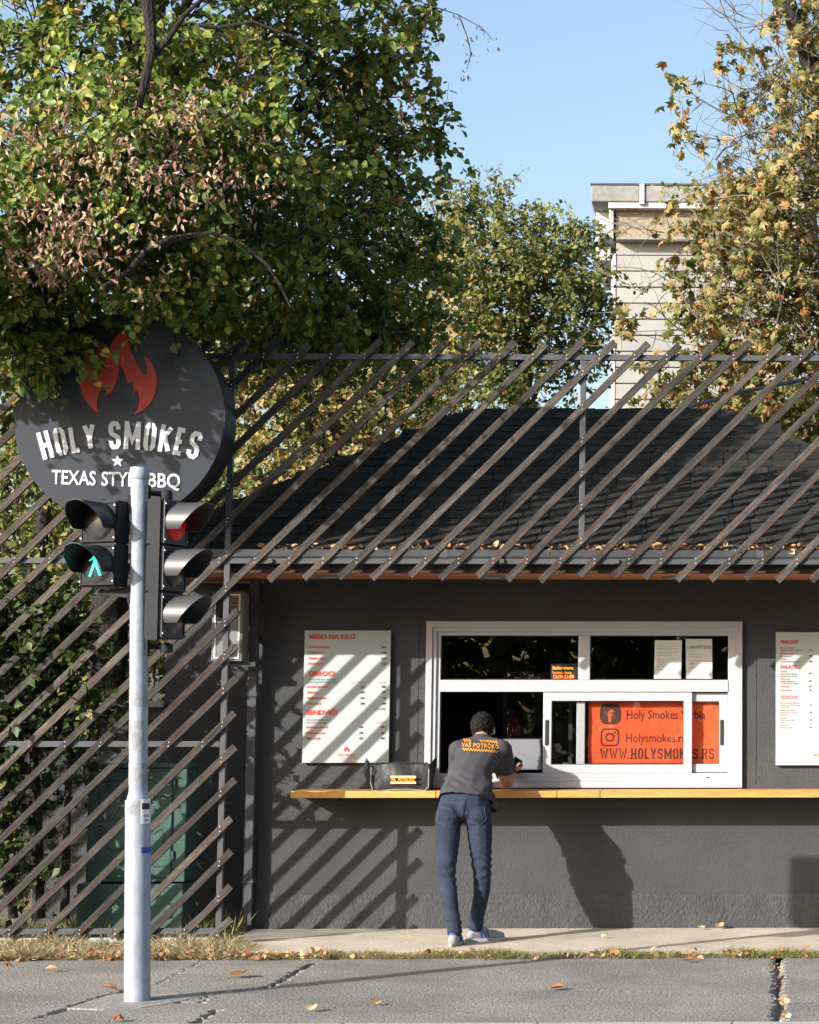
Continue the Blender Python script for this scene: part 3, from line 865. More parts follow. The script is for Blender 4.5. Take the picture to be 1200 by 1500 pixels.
# glass door inside the room, mirroring the street trees
gd = thing('glass_door', P(765, 1200, .8), 'dark glass door inside the hatch mirroring trees above the till screen', 'door')
gd['kind'] = 'thing'
a, b = P(733, 1300, .80), P(840, 985, .80)
MB().ring(a.x, b.x, .06, b.z, .035, .79, .83).build('frame', M['rubber_dark'], gd, bevel=.003)
MB().add([(a.x + .035, .81, .095), (b.x - .035, .81, .095), (b.x - .035, .81, b.z - .035), (a.x + .035, .81, b.z - .035)], [(0, 1, 2, 3)]).build('pane', M['window_glass'], gd)
MB().tube([(a.x + .06, .775, 1.0), (a.x + .06, .775, 1.35)], .008, 8).build('handle', M['gutter_metal'], gd, smooth=True)
# take-away stack seen through the small glass strip
tk = thing('takeaway_stack', P(828, 1120, 0.25), 'white wrapped takeaway packs with red printed tub behind the glass strip', 'food packs')
a = P(828, 1119, 0.22)
mb = MB().box(a.x - .065, a.x + .055, .2, .32, WZ0 + .056, WZ0 + .12); mb.build('tray', M['meter_grey'], tk, bevel=.006)
mb = MB().prism([(a.x - .05, .21, WZ0 + .122), (a.x + .06, .21, WZ0 + .122), (a.x + .05, .21, WZ0 + .17), (a.x - .02, .21, WZ0 + .18)], (0, .1, 0)); mb.build('wrap', M['white_plastic'], tk, bevel=.01)
MB().lathe((a.x - .03, .185, WZ0 + .056), [(.03, 0), (.034, .055), (.036, .06)], 18).build('tub', M['sign_red'], tk, smooth=True)

# ------------------------------------------------------------------ menu boards
FLAME = [(790,680),(740,650),(690,590),(650,510),(632,420),(640,330),(665,260),(700,212),(718,205),(726,262),(748,312),(768,318),(777,300),(773,250),(768,200),(788,152),(822,118),(838,165),(860,186),(882,165),(890,128),(930,70),(985,10),(1024,70),(1050,180),(1090,280),(1132,356),(1158,384),(1174,372),(1178,320),(1150,218),(1205,268),(1243,340),(1258,420),(1248,510),(1205,600),(1145,660),(1078,692),(1105,640),(1117,570),(1100,503),(1082,510),(1062,540),(1072,490),(1060,440),(1045,436),(1022,445),(1000,370),(975,320),(950,290),(948,370),(930,440),(890,520),(843,552),(852,512),(836,474),(820,478),(800,510),(780,560),(775,620)]
def flame_geo(h):
    fx = [p[0] for p in FLAME]; fy = [p[1] for p in FLAME]
    k = h / (max(fy) - min(fy)); cx_ = (max(fx) + min(fx)) / 2
    return [((x - cx_) * k, (max(fy) - y) * k) for x, y in FLAME]
def fill(mbx, outline, f3, off, mi=0):
    "triangulated 2D outline placed by f3(a, b) and given the thickness off"
    bm = bmesh.new()
    vs = [bm.verts.new((a, b, 0)) for a, b in outline]
    f = bm.faces.new(vs)
    f.normal_update()
    bmesh.ops.triangulate(bm, faces=[f], ngon_method='EAR_CLIP')
    bm.verts.index_update()
    tris = [[v.index for v in q.verts] for q in bm.faces]
    n = len(outline); off = Vector(off)
    V = [f3(a, b) for a, b in outline]
    mbx.add(V + [v + off for v in V], [tuple(t) for t in tris] + [tuple(n + i for i in reversed(t)) for t in tris] + [(i, (i + 1) % n, n + (i + 1) % n, n + i) for i in range(n)], mi)
    bm.free()

def menu_board(px0, py0, px1, py1, label):
    yb = -0.04
    xa, xb = P(px0, (py0 + py1) / 2, yb).x, P(px1, (py0 + py1) / 2, yb).x
    z0, z1 = P((px0 + px1) / 2, py1, yb).z, P((px0 + px1) / 2, py0, yb).z
    t = thing('menu_board', ((xa + xb) / 2, -0.02, z0), label, 'menu board')
    MB().box(xa, xb, yb, yb + 0.022, z0, z1).build('panel', M['menu_board'], t, bevel=0.002)
    mb = MB()
    for x in (xa + .06, xb - .06):
        for z in (z0 + .08, z1 - .08): mb.box(x - .015, x + .015, yb + .0222, -.0005, z - .015, z + .015)
    mb.build('spacer', M['black_rubber'], t)
    return t, yb - 0.0025, (xa, xb, z0, z1)
t, y, (xa, xb, z0, z1) = menu_board(444.5, 923.5, 571, 1117.5, 'white menu board headed MESO NA KILO, striped by slat shadows')
rd, bk, pr = MB(), MB(), MB()
put_text(rd, 'MESO NA KILO', 453, 935.5, 6.2, y, 1.12, 0.045)
put_text(rd, 'OBROCI', 451.5, 990, 6.4, y, 1.12, 0.045)
put_text(rd, 'SENDVIČI', 449, 1047, 6.4, y, 1.12, 0.045)
for s, py in (('Brisket (Junetina)', 949), ('Svinjski vrat', 957), ('Svinjska rebra', 965.5), ('Pileći batak', 973.5)):
    put_text(rd, s, 452.5 - (py - 949) * .03, py, 3.0, y, 1.05, 0.03)
for s, py in (('3400', 949.5), ('1700', 957.5), ('1250', 966), ('1100', 974)):
    put_text(bk, s, 567 - (py - 949) * .03, py, 2.9, y, 1.05, 0.03, 'RIGHT')
put_text(bk, '0,1 kg', 567.5, 942, 2.3, y, 1, 0.0, 'RIGHT')
put_text(bk, 'Uz svaki obrok ide po jedan prilog,', 451, 996.3, 2.3, y, .88, 0.012)
put_text(bk, 'salata, sos po želji iz domaće kuhinje', 451, 1000.2, 2.3, y, .88, 0.012)
put_text(pr, 'Standardna(200g)', 535, 1000.2, 2.3, y, .85, 0.0, 'RIGHT'); put_text(pr, 'Velika(300g)', 566, 1000.2, 2.3, y, .85, 0.0, 'RIGHT')
for s, a, b, py in (('Brisket (Junetina)', '720', '880', 1007.5), ('Rebarca', '650', '850', 1015.5), ('Dimljeno prase', '630', '770', 1024), ('Pileći batak', '500', '680', 1032)):
    put_text(rd, s, 450.5 - (py - 1007) * .03, py, 3.0, y, 1.05, 0.03)
    put_text(bk, a, 534, py, 2.8, y, 1.0, 0.03, 'RIGHT'); put_text(bk, b, 565.5, py, 2.8, y, 1.0, 0.03, 'RIGHT')
put_text(bk, '(parče 250g)', 565, 1039.5, 2.4, y, .9, 0.01, 'RIGHT')
put_text(bk, 'Uz svaki sendvič ide namaz,', 449, 1055.5, 2.3, y, .88, 0.012)
put_text(bk, 'kupus salata, sos po želji', 449, 1059.4, 2.3, y, .88, 0.012)
put_text(pr, 'Standardna(150g)', 533, 1059.4, 2.3, y, .85, 0.0, 'RIGHT'); put_text(pr, 'Velika(250g)', 564, 1059.4, 2.3, y, .85, 0.0, 'RIGHT')
for s, a, b, py in (('Brisket (Junetina)', '400', '520', 1066.5), ('Dimljeno prase', '390', '490', 1075), ('Pileći batak', '350', '450', 1083)):
    put_text(rd, s, 448.7 - (py - 1066) * .03, py, 3.0, y, 1.05, 0.03)
    put_text(bk, a, 532, py, 2.8, y, 1.0, 0.03, 'RIGHT'); put_text(bk, b, 563.5, py, 2.8, y, 1.0, 0.03, 'RIGHT')
p = P(508, 1102, y)
fill(rd, flame_geo(0.045), lambda a, b: Vector((p.x + a, y, p.z + b)), (0, 0.001, 0))
put_text(pr, 'HOLY SMOKES', 507.5, 1107.5, 3.0, y, .9, 0.02, 'CENTER')
put_text(pr, 'TEXAS STYLE BBQ', 507.5, 1111.5, 1.8, y, .9, 0.0, 'CENTER')
for b_, m_ in ((rd, 'print_red'), (bk, 'print_black'), (pr, 'print_pale_red')): tag(b_.build('lettering', M[m_], t, fixn=False), kind='stuff')

t, y, (xa, xb, z0, z1) = menu_board(1136.5, 926, 1262, 1121, 'white menu board headed PRILOZI, cut by the photo edge')
rd, bk, pr = MB(), MB(), MB()
put_text(rd, 'PRILOZI', 1143, 942.5, 4.6, y, 1.1, 0.045)
put_text(rd, 'SALATE', 1143, 979, 4.6, y, 1.1, 0.045)
put_text(pr, 'SOSOVI', 1143, 1023.5, 4.6, y, 1.1, 0.045)
for s, d, py in (('Mac and cheese', 'Makarone sa sirom i slaninom', 950), ('Pečena krompir', 'Sa ruzmarinom', 958.5), ('Pomfrit', 'Porcija pečenog krompira', 966.5)):
    put_text(rd, s, 1143, py, 2.3, y, .95, 0.03); put_text(bk, d, 1143, py + 3.6, 2.0, y, .95, 0.02); put_text(bk, '180', 1190, py + 3.6, 2.4, y, 1, .03, 'RIGHT')
for s, d, e, py in (('Coleslaw', 'Kupus salata, šargarepa', 'majonez i sok od limuna', 984.5), ('Grčka salata', 'Paradajz, krastavac, sir', 'crni luk, masline i origano', 995.5)):
    put_text(rd, s, 1143, py, 2.1, y, .95, 0.02); put_text(bk, d, 1143, py + 3.4, 1.9, y, .95, 0.01); put_text(bk, e, 1143, py + 6.6, 1.9, y, .95, 0.01); put_text(bk, '200', 1189, py + 3, 2.2, y, 1, .02, 'RIGHT')
for s, py in (('Kisela salata', 1006.5), ('Ljuta papričica', 1012)):
    put_text(rd, s, 1143, py, 2.1, y, .95, 0.02); put_text(bk, '120', 1189, py, 2.1, y, 1, .02, 'RIGHT')
for s, d, e, py in (('Pikantni domaći BBQ sos', 'Paradajz, luk, začini, dimljena', 'so, ulje, sirće', 1030.5), ('Alabama beli BBQ sos', 'Majonez, sirće, ren, limun', 'biber, senf', 1041.5), ('Čimičuri', 'Peršun, beli luk, ulje', 'origano', 1052.5), ('Sos od sira', 'Kravlji sir, pavlaka', '', 1063.5)):
    put_text(pr, s, 1143, py, 2.1, y, .95, 0.02); put_text(bk, d, 1143, py + 3.3, 1.8, y, .95, 0.0); put_text(bk, '60', 1189, py + 3, 2.1, y, 1, .02, 'RIGHT')
    if e: put_text(bk, e, 1143, py + 6.4, 1.8, y, .95, 0.0)
p = P(1206, 1102, y)
fill(rd, flame_geo(0.05), lambda a, b: Vector((p.x + a, y, p.z + b)), (0, 0.001, 0))
put_text(pr, 'HOLY SMOKES', 1206, 1107.5, 3.6, y, .9, 0.02, 'CENTER')
for b_, m_ in ((rd, 'print_red'), (bk, 'print_black'), (pr, 'print_pale_red')): tag(b_.build('lettering', M[m_], t, fixn=False), kind='stuff')

# ------------------------------------------------------------------ slat screen
YS = -1.0
screen = thing('slat_screen', (-2.5, YS, 0), 'screen of weathered diagonal wooden slats on a grey steel frame', 'screen')
z_top, z_bot = P(900, 503, YS).z, P(900, 848, YS).z
z_rail, z_grail, z_mid = P(900, 523.5, YS).z, P(700, 822, YS).z, P(100, 1090, YS).z
xp1 = P(331, 900, YS).x
xp2 = P(853, 700, YS).x
xp0, xp3 = xp1 - (xp2 - xp1), xp2 + (xp2 - xp1)
HW = 0.02
mb = lambda: MB()
for z, a, b in ((z_rail, xp1 - HW, xp3 + .3), (z_grail, -7.6, xp3 + .3), (z_mid, -7.6, xp1 - HW - .001), (0.10, -7.6, xp1 - HW - .001)):
    MB().box(a, b, YS + 0.0015, YS + 0.0415, z - HW, z + HW).build('rail', M['grey_steel'], screen, bevel=0.003)
MB().box(xp0, xp1 - HW - .001, YS + 0.0015, YS + 0.0415, z_rail - HW, z_rail + HW).build('rail', M['grey_steel'], screen, bevel=0.003)
def post(x, segs):
    mb = MB()
    for a, b in segs: mb.box(x - HW, x + HW, YS + 0.002, YS + 0.042, a, b)
    mb.build('post', M['grey_steel'], screen, bevel=0.003)
post(xp1, [(0.0, z_grail - HW - .001), (z_grail + HW + .001, z_rail - HW - .001)])
post(xp2, [(z_grail + HW + .001, z_rail - HW - .001)])
post(xp3, [(z_grail + HW + .001, z_rail - HW - .001)])
post(xp0, [(0.0, z_mid - HW - .001), (z_mid + HW + .001, z_grail - HW - .001), (z_grail + HW + .001, z_rail - HW - .001)])
# brackets that carry the screen from the fascia
for x in np.arange(xp1 + .3, EX1, 0.8): MB().box(x - .015, x + .015, YS + .042, EY - .002 if False else EY - 0.09, z_grail - .015, z_grail + .015).build('bracket', M['grey_steel'], screen)
scr = MB().lathe((0, 0, 0), [(0.0045, 0), (0.0055, 0.0015), (0.003, 0.004)], 6).mesh('screw'); scr.materials.append(M['screw_steel'])
SLW, SLT = 0.049, 0.022
def slat(x0, z0, x1, z1, joint=False):
    L = math.hypot(x1 - x0, z1 - z0)
    n = max(2, int(L / 0.35))
    rr = random.Random(int((x0 * 77 + z0 * 31) * 1000))
    vs, fs = [], []
    bow = rr.uniform(-.010, .010); tw0 = rr.uniform(-.004, .004)
    for i in range(n + 1):
        u = -L / 2 + L * i / n; bz = bow * math.sin(math.pi * i / n)
        e1, e2 = rr.uniform(-.0018, .0018), rr.uniform(-.0018, .0018)
        for (a, b) in ((-SLW / 2 + e1, -SLT), (SLW / 2 + e2, -SLT), (SLW / 2 + e2, 0), (-SLW / 2 + e1, 0)):
            vs.append((u + (rr.uniform(-.004, .004) if i in (0, n) else 0), b + tw0 * a / SLW * (i / n - .5), a + bz))
    for i in range(n):
        for k in range(4):
            fs.append((i * 4 + k, i * 4 + (k + 1) % 4, (i + 1) * 4 + (k + 1) % 4, (i + 1) * 4 + k))
    fs += [(0, 1, 2, 3), (n * 4 + 3, n * 4 + 2, n * 4 + 1, n * 4)]
    me = bpy.data.meshes.new('slat'); me.from_pydata(vs, [], fs); me.materials.append(M['slat_wood'])
    bm = bmesh.new(); bm.from_mesh(me); bmesh.ops.recalc_face_normals(bm, faces=bm.faces); bm.to_mesh(me); bm.free()
    o = bpy.data.objects.new('slat', me); link(o, screen)
    ang = math.atan2(z1 - z0, x1 - x0)
    o.location = ((x0 + x1) / 2, YS + 0.0005, (z0 + z1) / 2)
    o.rotation_euler = (0, -ang, 0)
    b = o.modifiers.new('edge', 'BEVEL'); b.width = 0.0025; b.segments = 1
    # screws where the slat crosses rails and posts
    marks = []
    for zr in (z_rail, z_grail, z_mid, 0.1):
        xr = x0 + (zr - z0) * (x1 - x0) / (z1 - z0)
        if min(x0, x1) + .01 < xr < max(x0, x1) - .01 and (zr > z_mid + .1 or xr < xp1): marks.append(xr)
    for xr in (xp0, xp1, xp2, xp3):
        zr = z0 + (xr - x0) * (z1 - z0) / (x1 - x0)
        if min(x0, x1) + .01 < xr < max(x0, x1) - .01 and (zr > z_grail or xr < xp1 + .1): marks.append(xr)
    for xr in marks:
        u = (xr - x0) / (x1 - x0) * L - L / 2
        for s_ in (-1, 1):
            q = bpy.data.objects.new('screw', scr); link(q, o, local=True)
            q.location = (u + s_ * .011, -SLT - .0005, s_ * .009 + rr.uniform(-.003, .003)); q.rotation_euler = (R(90), 0, 0)
PITCHX = (P(1142, 846, YS).x - P(746, 849, YS).x) / 8.0
c0 = P(746, 850, YS); c0 = c0.x - z_bot          # x - z of one slat
SLOPE = 1.0
for k in range(-26, 18):
    c = c0 + k * PITCHX
    jit = random.uniform(-0.006, 0.006)
    c += jit
    zt = z_top + random.uniform(-0.02, 0.015)
    x_t = c + zt
    zp = xp1 - c                                  # height where it crosses the main post
    if x_t < -6.6: continue
    if x_t > xp3 + 0.5: x_t = min(x_t, xp3 + .5)
    zt = x_t - c
    zlow = 0.04 + random.uniform(0, 0.03)
    xl = c + zlow
    if xl < -7.0: xl = -7.0; zlow = xl - c
    if zp >= z_grail - 0.12 or c + z_bot < xp1 + .14:                      # runs unbroken past the post down to the ground, in two lengths
        xj = xp1 + 0.075 if zp < 3.1 else xp1 - 0.02
        if zp > z_top: slat(xl, zlow, x_t, zt)
        else:
            slat(xl, zlow, xj, xj - c); slat(xj + .002, xj + .002 - c, x_t, zt)
    else:
        zb = z_bot + random.uniform(-0.02, 0.02)
        slat(c + zb, zb, x_t, zt)
        xe = xp1 + 0.085 + random.uniform(-0.012, 0.012)
        if xl < xe - 0.03: slat(xl, zlow, xe, xe - c)

# ------------------------------------------------------------------ round sign
YF = -1.40
sc_ = F / (YF - CAM.y)
sp = P(175, 612, YF); sr = 153 / sc_
sign = thing('round_sign', (sp.x, -1.2, sp.z - sr), 'round black sign with red flame and white lettering on the slat screen', 'sign')
def disc(mb, c, r_, y0, y1, n=72):
    vs = [(c.x + r_ * math.cos(2 * math.pi * k / n), y, c.z + r_ * math.sin(2 * math.pi * k / n)) for y in (y0, y1) for k in range(n)]
    mb.add(vs, [tuple(range(n)), tuple(range(2 * n - 1, n - 1, -1))] + [(k, n + k, n + (k + 1) % n, (k + 1) % n) for k in range(n)])
    return mb
disc(MB(), sp, sr, YF, YF + 0.02).build('face', M['sign_black'], sign)
disc(MB(), sp, sr - 0.006, YF + 0.0205, YS - SLT - 0.003).build('drum', M['sign_rim'], sign, smooth=True)
mb = MB()
px2w = lambda X, Y: P(X / 5.4545, 480 + Y / 5.4545, YF - 0.004)
fill(mb, FLAME, lambda a, b: px2w(a, b), (0, -0.003, 0))
mb.build('flame_emblem', M['sign_red'], sign)
mb = MB()
RA, ca = 395.0, (176.0, 1053.0)
word = 'HOLY SMOKES'
adv, tot = [], 0.0
gh, gw, gt_, gap = 41.0, 17.6, 6.6, 4.0
for ch in word:
    wd_ = 9.0 if ch == ' ' else gw * GLYPH[ch][0]
    adv.append((tot, wd_)); tot += wd_ + gap
tot -= gap
for ch, (a0, wd_) in zip(word, adv):
    if ch == ' ': continue
    th = (a0 + wd_ / 2 - tot / 2) / RA
    W_, pl = glyph_polys(ch, gh, gw, gt_)
    lm_ = MB()
    for q in pl:
        pts = []
        for (x, y_) in q:
            lx, ly = x - W_ / 2, y_
            X = ca[0] + (RA + ly) * math.sin(th) + lx * math.cos(th)
            Y = ca[1] - (RA + ly) * math.cos(th) + lx * math.sin(th)
            pts.append(P(X, Y, YF - 0.004))
        lm_.prism(pts, (0, -0.003 - 0.0008 * random.random(), 0))
    lm_.build('letter', M['sign_white'], sign)
st = []
for k in range(10):
    r_ = 9.5 if k % 2 == 0 else 4.0
    st.append((172.5 + r_ * math.sin(math.pi * k / 5), 675.5 - r_ * math.cos(math.pi * k / 5)))
fill(mb, st, lambda a, b: P(a, b, YF - 0.004), (0, -0.003, 0))
mb.build('star', M['sign_white'], sign)
mb = MB()
put_text(mb, 'TEXAS', 75.5, 708.5, 20.5, YF - 0.006, 0.86, 0.016, fit=64, tilt=.03)
put_text(mb, 'STYLE', 148.5, 711, 20.5, YF - 0.006, 0.86, 0.016, fit=60, tilt=.03)
put_text(mb, 'BBQ', 216.5, 713, 20.5, YF - 0.006, 0.86, 0.016, fit=47, tilt=.03)
mb.build('lettering', M['sign_white'], sign, fixn=False)

# ------------------------------------------------------------------ traffic light
pb = G(201, 1467)
YP = pb.y
tl = thing('traffic_light', (pb.x, YP, 0), 'pale blue steel pole carrying a pedestrian signal and a three lens signal', 'traffic light')
zt = P(205, 684, YP).z
zn = P(203, 1178, YP).z
TILT = (P(205, 690, YP).x - pb.x) / (P(205, 690, YP).z)
def lean(mbx):
    mbx.v = [(x + z * TILT, y, z) for x, y, z in mbx.v]
    return mbx
lean(MB().lathe((pb.x, YP, -0.01), [(0.074, 0), (0.071, 0.02), (0.0695, zn - .03), (0.066, zn + 0.02), (0.058, zn + 0.055), (0.052, zn + .075), (0.0505, zn + .1), (0.0495, zt - .06)], 32)).build('pole', M['pole_paint'], tl, smooth=True)
lean(MB().lathe((pb.x, YP, zt - .07), [(0.053, 0), (0.055, .004), (0.055, .05), (0.051, .066), (0.0, .07)], 28)).build('cap', M['pole_paint'], tl, smooth=True)
def wrap(z0, z1, r_, a0, a1, name, mat, n=14):
    "a thin band stuck round part of the pole"
    mb = MB(); vs = []
    for k in range(n + 1):
        t_ = R(a0 + (a1 - a0) * k / n)
        for z in (z0, z1): vs.append((pb.x + r_ * math.cos(t_), YP + r_ * math.sin(t_), z))
    mb.add(vs, [(2 * k, 2 * k + 2, 2 * k + 3, 2 * k + 1) for k in range(n)])
    return lean(mb).build(name, M[mat], tl, smooth=True, fixn=False)
Zp = lambda py: P(203, py, YP).z
wrap(Zp(1035), Zp(1015), 0.0512, -200, 20, 'tape_residue', 'pole_grime')
wrap(Zp(1100), Zp(1056), 0.0514, -180, -40, 'tape_residue', 'pole_grime')
wrap(Zp(1150), Zp(1118), 0.0518, -190, 0, 'tape_residue', 'pole_grime')
wrap(Zp(1192), Zp(1172), 0.0705, -190, 0, 'tape_residue', 'pole_grime')
wrap(Zp(1206), Zp(1170), 0.0712, -64, -8, 'sticker', 'paper')
wrap(Zp(1185), Zp(1176), 0.0718, -58, -14, 'sticker_print', 'print_black')
wrap(Zp(1196), Zp(1193), 0.0718, -50, -20, 'sticker_print', 'print_grey')
wrap(Zp(1202), Zp(1200), 0.0718, -50, -20, 'sticker_print', 'print_grey')
wrap(Zp(1249), Zp(1240), 0.0716, -60, 10, 'blue_tape', 'shoe_blue')

def signal_head(name, cpx, cpy, n, ang, yoff, hp, mats, w_=0.25, dpt=0.11):
    """stack of n lens modules; faces -y turned by ang about the vertical; centre of its front at pixel cpx, cpy"""
    c = P(cpx, cpy, YP + yoff)
    m4 = Matrix.Translation(c) @ Matrix.Rotation(ang, 4, 'Z')
    def put(mb): mb.v = [tuple(m4 @ Vector(v)) for v in mb.v]; return mb
    H = hp * n
    body = MB()
    for k in range(n):
        z0 = -H / 2 + k * hp
        body.box(-w_ / 2, w_ / 2, 0.002, dpt, z0 + .003, z0 + hp - .003)
    head = put(body).build(name, M[mats[0]], tl, bevel=0.008)
    b2 = put(MB().box(-w_ / 2 + .012, w_ / 2 - .012, .012, dpt - .012, -H / 2 + .001, H / 2 - .001)); b2.build('spine', M['black_rubber'], head)
    for k in range(n):
        z0 = -H / 2 + k * hp
        dr = MB().ring(-w_ / 2 + .006, w_ / 2 - .006, z0 + .008, z0 + hp - .008, 0.012, -0.008, 0.0015)
        dr.box(-w_ / 2 + .018, w_ / 2 - .018, -0.003, 0.0015, z0 + .02, z0 + hp - .02)
        put(dr).build('door', M[mats[1]], head, bevel=0.003)
        sc2 = MB()
        for sx_ in (-1, 1):
            for dz in (.03, hp - .03):
                sc2.box(sx_ * (w_ / 2 - .012) - .004, sx_ * (w_ / 2 - .012) + .004, -0.012, -0.0082, z0 + dz - .004, z0 + dz + .004)
        put(sc2).build('bolt', M['screw_steel'], head)
        zc = z0 + hp / 2
        # lens: shallow dome
        ln = MB(); rr_, nn = 0.100, 28
        vs = [(0, -0.030, zc)]
        for j, (f_, d_) in enumerate(((.5, -.026), (.85, -.017), (1, -.006))):
            vs += [(rr_ * f_ * math.cos(2 * math.pi * i / nn), d_, zc + rr_ * f_ * math.sin(2 * math.pi * i / nn)) for i in range(nn)]
        fs = [(0, 1 + (i + 1) % nn, 1 + i) for i in range(nn)]
        for j in range(2):
            fs += [(1 + j * nn + i, 1 + j * nn + (i + 1) % nn, 1 + (j + 1) * nn + (i + 1) % nn, 1 + (j + 1) * nn + i) for i in range(nn)]
        ln.add(vs, fs)
        put(ln).build('lens', M[mats[3][n - 1 - k]], head, smooth=True)
        # visor: tube open below, longer on top
        vz = MB(); na = 30; ro, ri, Lv = 0.112, 0.1085, mats[4]
        vs = []
        for i in range(na + 1):
            t_ = R(-22 + 224 * i / na)
            up_ = (math.sin(t_) + 0.375) / 1.375
            ln_ = Lv * (0.42 + 0.58 * min(1, up_ * 1.1))
            for r_ in (ro, ri):
                for d_ in (-0.004, -0.004 - ln_):
                    vs.append((r_ * math.cos(t_), d_, zc + r_ * math.sin(t_)))
        fs = []
        for i in range(na):
            a, b = i * 4, i * 4 + 4
            fs += [(a, b, b + 1, a + 1), (a + 2, a + 3, b + 3, b + 2), (a + 1, b + 1, b + 3, a + 3), (a, a + 2, b + 2, b)]
        fs += [(0, 1, 3, 2), (na * 4, na * 4 + 2, na * 4 + 3, na * 4 + 1)]
        vz.add(vs, fs)
        put(vz).build('visor', M[mats[2]], head, smooth=True)
    return head, m4, H
ph, pm, pH = signal_head('pedestrian_signal', 144, 796, 2, R(-23), -0.05, 0.243, ('signal_grey', 'signal_grey', 'signal_black', ('lens_dark', 'lens_dark'), 0.20))
# green walking figure of led rows on the lower lens
mb = MB()
zc = -pH / 2 + 0.243 / 2
fig = [((0.004, .072), (0.004, .052), .017), ((0.008, .050), (0.010, .004), .026), ((-.002, .040), (-.030, .022), .011), ((.018, .042), (.036, .014), .011), ((0.004, .006), (-.026, -.066), .016), ((0.014, .006), (.048, -.062), .016)]
for (x0, z0_), (x1, z1_), wd_ in fig:
    nst = max(3, int(abs(z1_ - z0_) / 0.0075))
    for i in range(nst):
        u = (i + .5) / nst
        x = x0 + (x1 - x0) * u; z = z0_ + (z1_ - z0_) * u
        mb.box(x - wd_ / 2, x + wd_ / 2, -0.034, -0.0315, zc + z - .0024, zc + z + .0024)
mb.v = [tuple(pm @ Vector(v)) for v in mb.v]
mb.build('green_walker', M['led_green'], ph)
# led rows on both lenses
mb = MB()
for zc2 in (zc, zc + .243):
    for i in range(-9, 10):
        z = i * .009; hw = math.sqrt(max(0, .088 ** 2 - z * z))
        mb.box(-hw, hw, -0.0305 + 0.14 * (z / .1) ** 2 * .1, -0.029 + 0.14 * (z / .1) ** 2 * .1, zc2 + z - .001, zc2 + z + .001)
mb.v = [tuple(pm @ Vector(v)) for v in mb.v]
mb.build('lens_ribs', M['black_rubber'], ph)
vh, vm, vH = signal_head('vehicle_signal', 255, 834, 3, R(72), -0.02, 0.262, ('signal_grey', 'signal_black', 'visor_grey', ('led_red', 'lens_dark', 'lens_dark'), 0.21), w_=0.245, dpt=0.105)
# brackets between pole and heads
mb = MB()
def bracket(px, py, y1, hpx, zc):
    a = Vector((pb.x, YP, zc)); b = P(px, py, y1)
    b.z = zc
    return a, b
for py in (722, 946):
    mb = MB()
    bx_ = pb.x + TILT * Zp(py)
    a = Vector((bx_ + .045, YP, Zp(py))); b = P(244, py + 2, YP + .05)
    mb.tube([a, (a + b) / 2, b], 0.016, 10)
    mb.lathe((b.x, b.y, b.z - .03), [(0.034, 0), (0.036, .03), (0.03, .048), (0.01, .056)], 14)
    mb.box(bx_ + .03, bx_ + .056, YP - .03, YP + .03, Zp(py) - .055, Zp(py) + .045)
    mb.build('bracket', M['signal_grey'], tl, smooth=True)
for py in (736, 868):
    mb = MB()
    bx_ = pb.x + TILT * Zp(py)
    a = Vector((bx_ - .045, YP, Zp(py - 2))); b = P(150, py, YP + .06)
    mb.prism([a + Vector((0, -.02, .03)), a + Vector((0, -.02, -.04)), b + Vector((0, -.02, -.012)), b + Vector((0, -.02, .006))], (0, .04, 0))
    mb.lathe((b.x, b.y, b.z - .012), [(0.022, 0), (0.024, .014), (0.012, .03)], 12)
    mb.box(bx_ - .058, bx_ - .03, YP - .028, YP + .028, Zp(py) - .06, Zp(py) + .04)
    mb.build('bracket', M['signal_grey'], tl, smooth=True)
# contact plate with scallops behind the three lens head
mb = MB()
pts = [(0, -.40), (0.075, -.40)]
for k in (0, 1, 2):
    z0 = -.36 + k * .262
    pts += [(0.075, z0 + .02), (0.075, z0 + .07)] + ([(0.045, z0 + .10), (0.035, z0 + .15), (0.045, z0 + .20)] if k < 2 else []) 
pts += [(0.075, .39), (0, .39)]
mb.prism([tuple(vm @ Vector((-0.126, 0.012 + a, b))) for a, b in pts], vm.to_3x3() @ Vector((-0.006, 0, 0)))
mb.build('side_cover', M['signal_grey'], vh)

# ------------------------------------------------------------------ cabinets behind the slats
YC = -0.42
gx0, gx1 = P(127, 1230, YC).x, P(272, 1230, YC).x
gz0, gz1 = P(200, 1292, YC).z, P(200, 1125, YC).z
gc = thing('utility_cabinet', ((gx0 + gx1) / 2, YC + .15, 0), 'green utility cabinet with scribbled graffiti behind the slat screen', 'cabinet')
MB().box(gx0, gx1, YC, YC + .32, gz0, gz1).build('body', M['cabinet_green'], gc, bevel=.006)
MB().box(gx0 - .02, gx1 + .02, YC - .02, YC + .34, gz1 + .001, gz1 + .03).build('lid', M['cabinet_green'], gc, bevel=.008)
MB().box(gx0 - .05, gx1 + .0, YC - .03, YC + .34, 0.0, gz0 - .012).build('plinth', M['cabinet_green'], gc, bevel=.008)
dm = (gx1 - gx0) * .86 + gx0
MB().box(gx0 + .03, dm, YC - .014, YC - .0005, gz0 + .03, gz1 - .03).build('door', M['cabinet_green'], gc, bevel=.004)
mb = MB()
for z in (gz0 + .15, gz1 - .15): mb.tube([(dm + .012, YC - .008, z), (dm + .012, YC - .008, z + .07)], .009, 8)
mb.build('hinge', M['cabinet_green'], gc)
mb = MB()
def scrib(pts, t_=0.006):
    q = [P(x, y_, YC - .0165) for x, y_ in pts]
    for s_ in strip([(v.x, v.z) for v in q], t_): mb.add([(a, YC - .0165, b) for a, b in s_], [(0, 1, 2, 3)])
scrib([(142, 1147), (170, 1143), (191, 1146)]); scrib([(159, 1140), (158, 1154)]); scrib([(144, 1163), (145, 1180), (152, 1192), (161, 1199)])
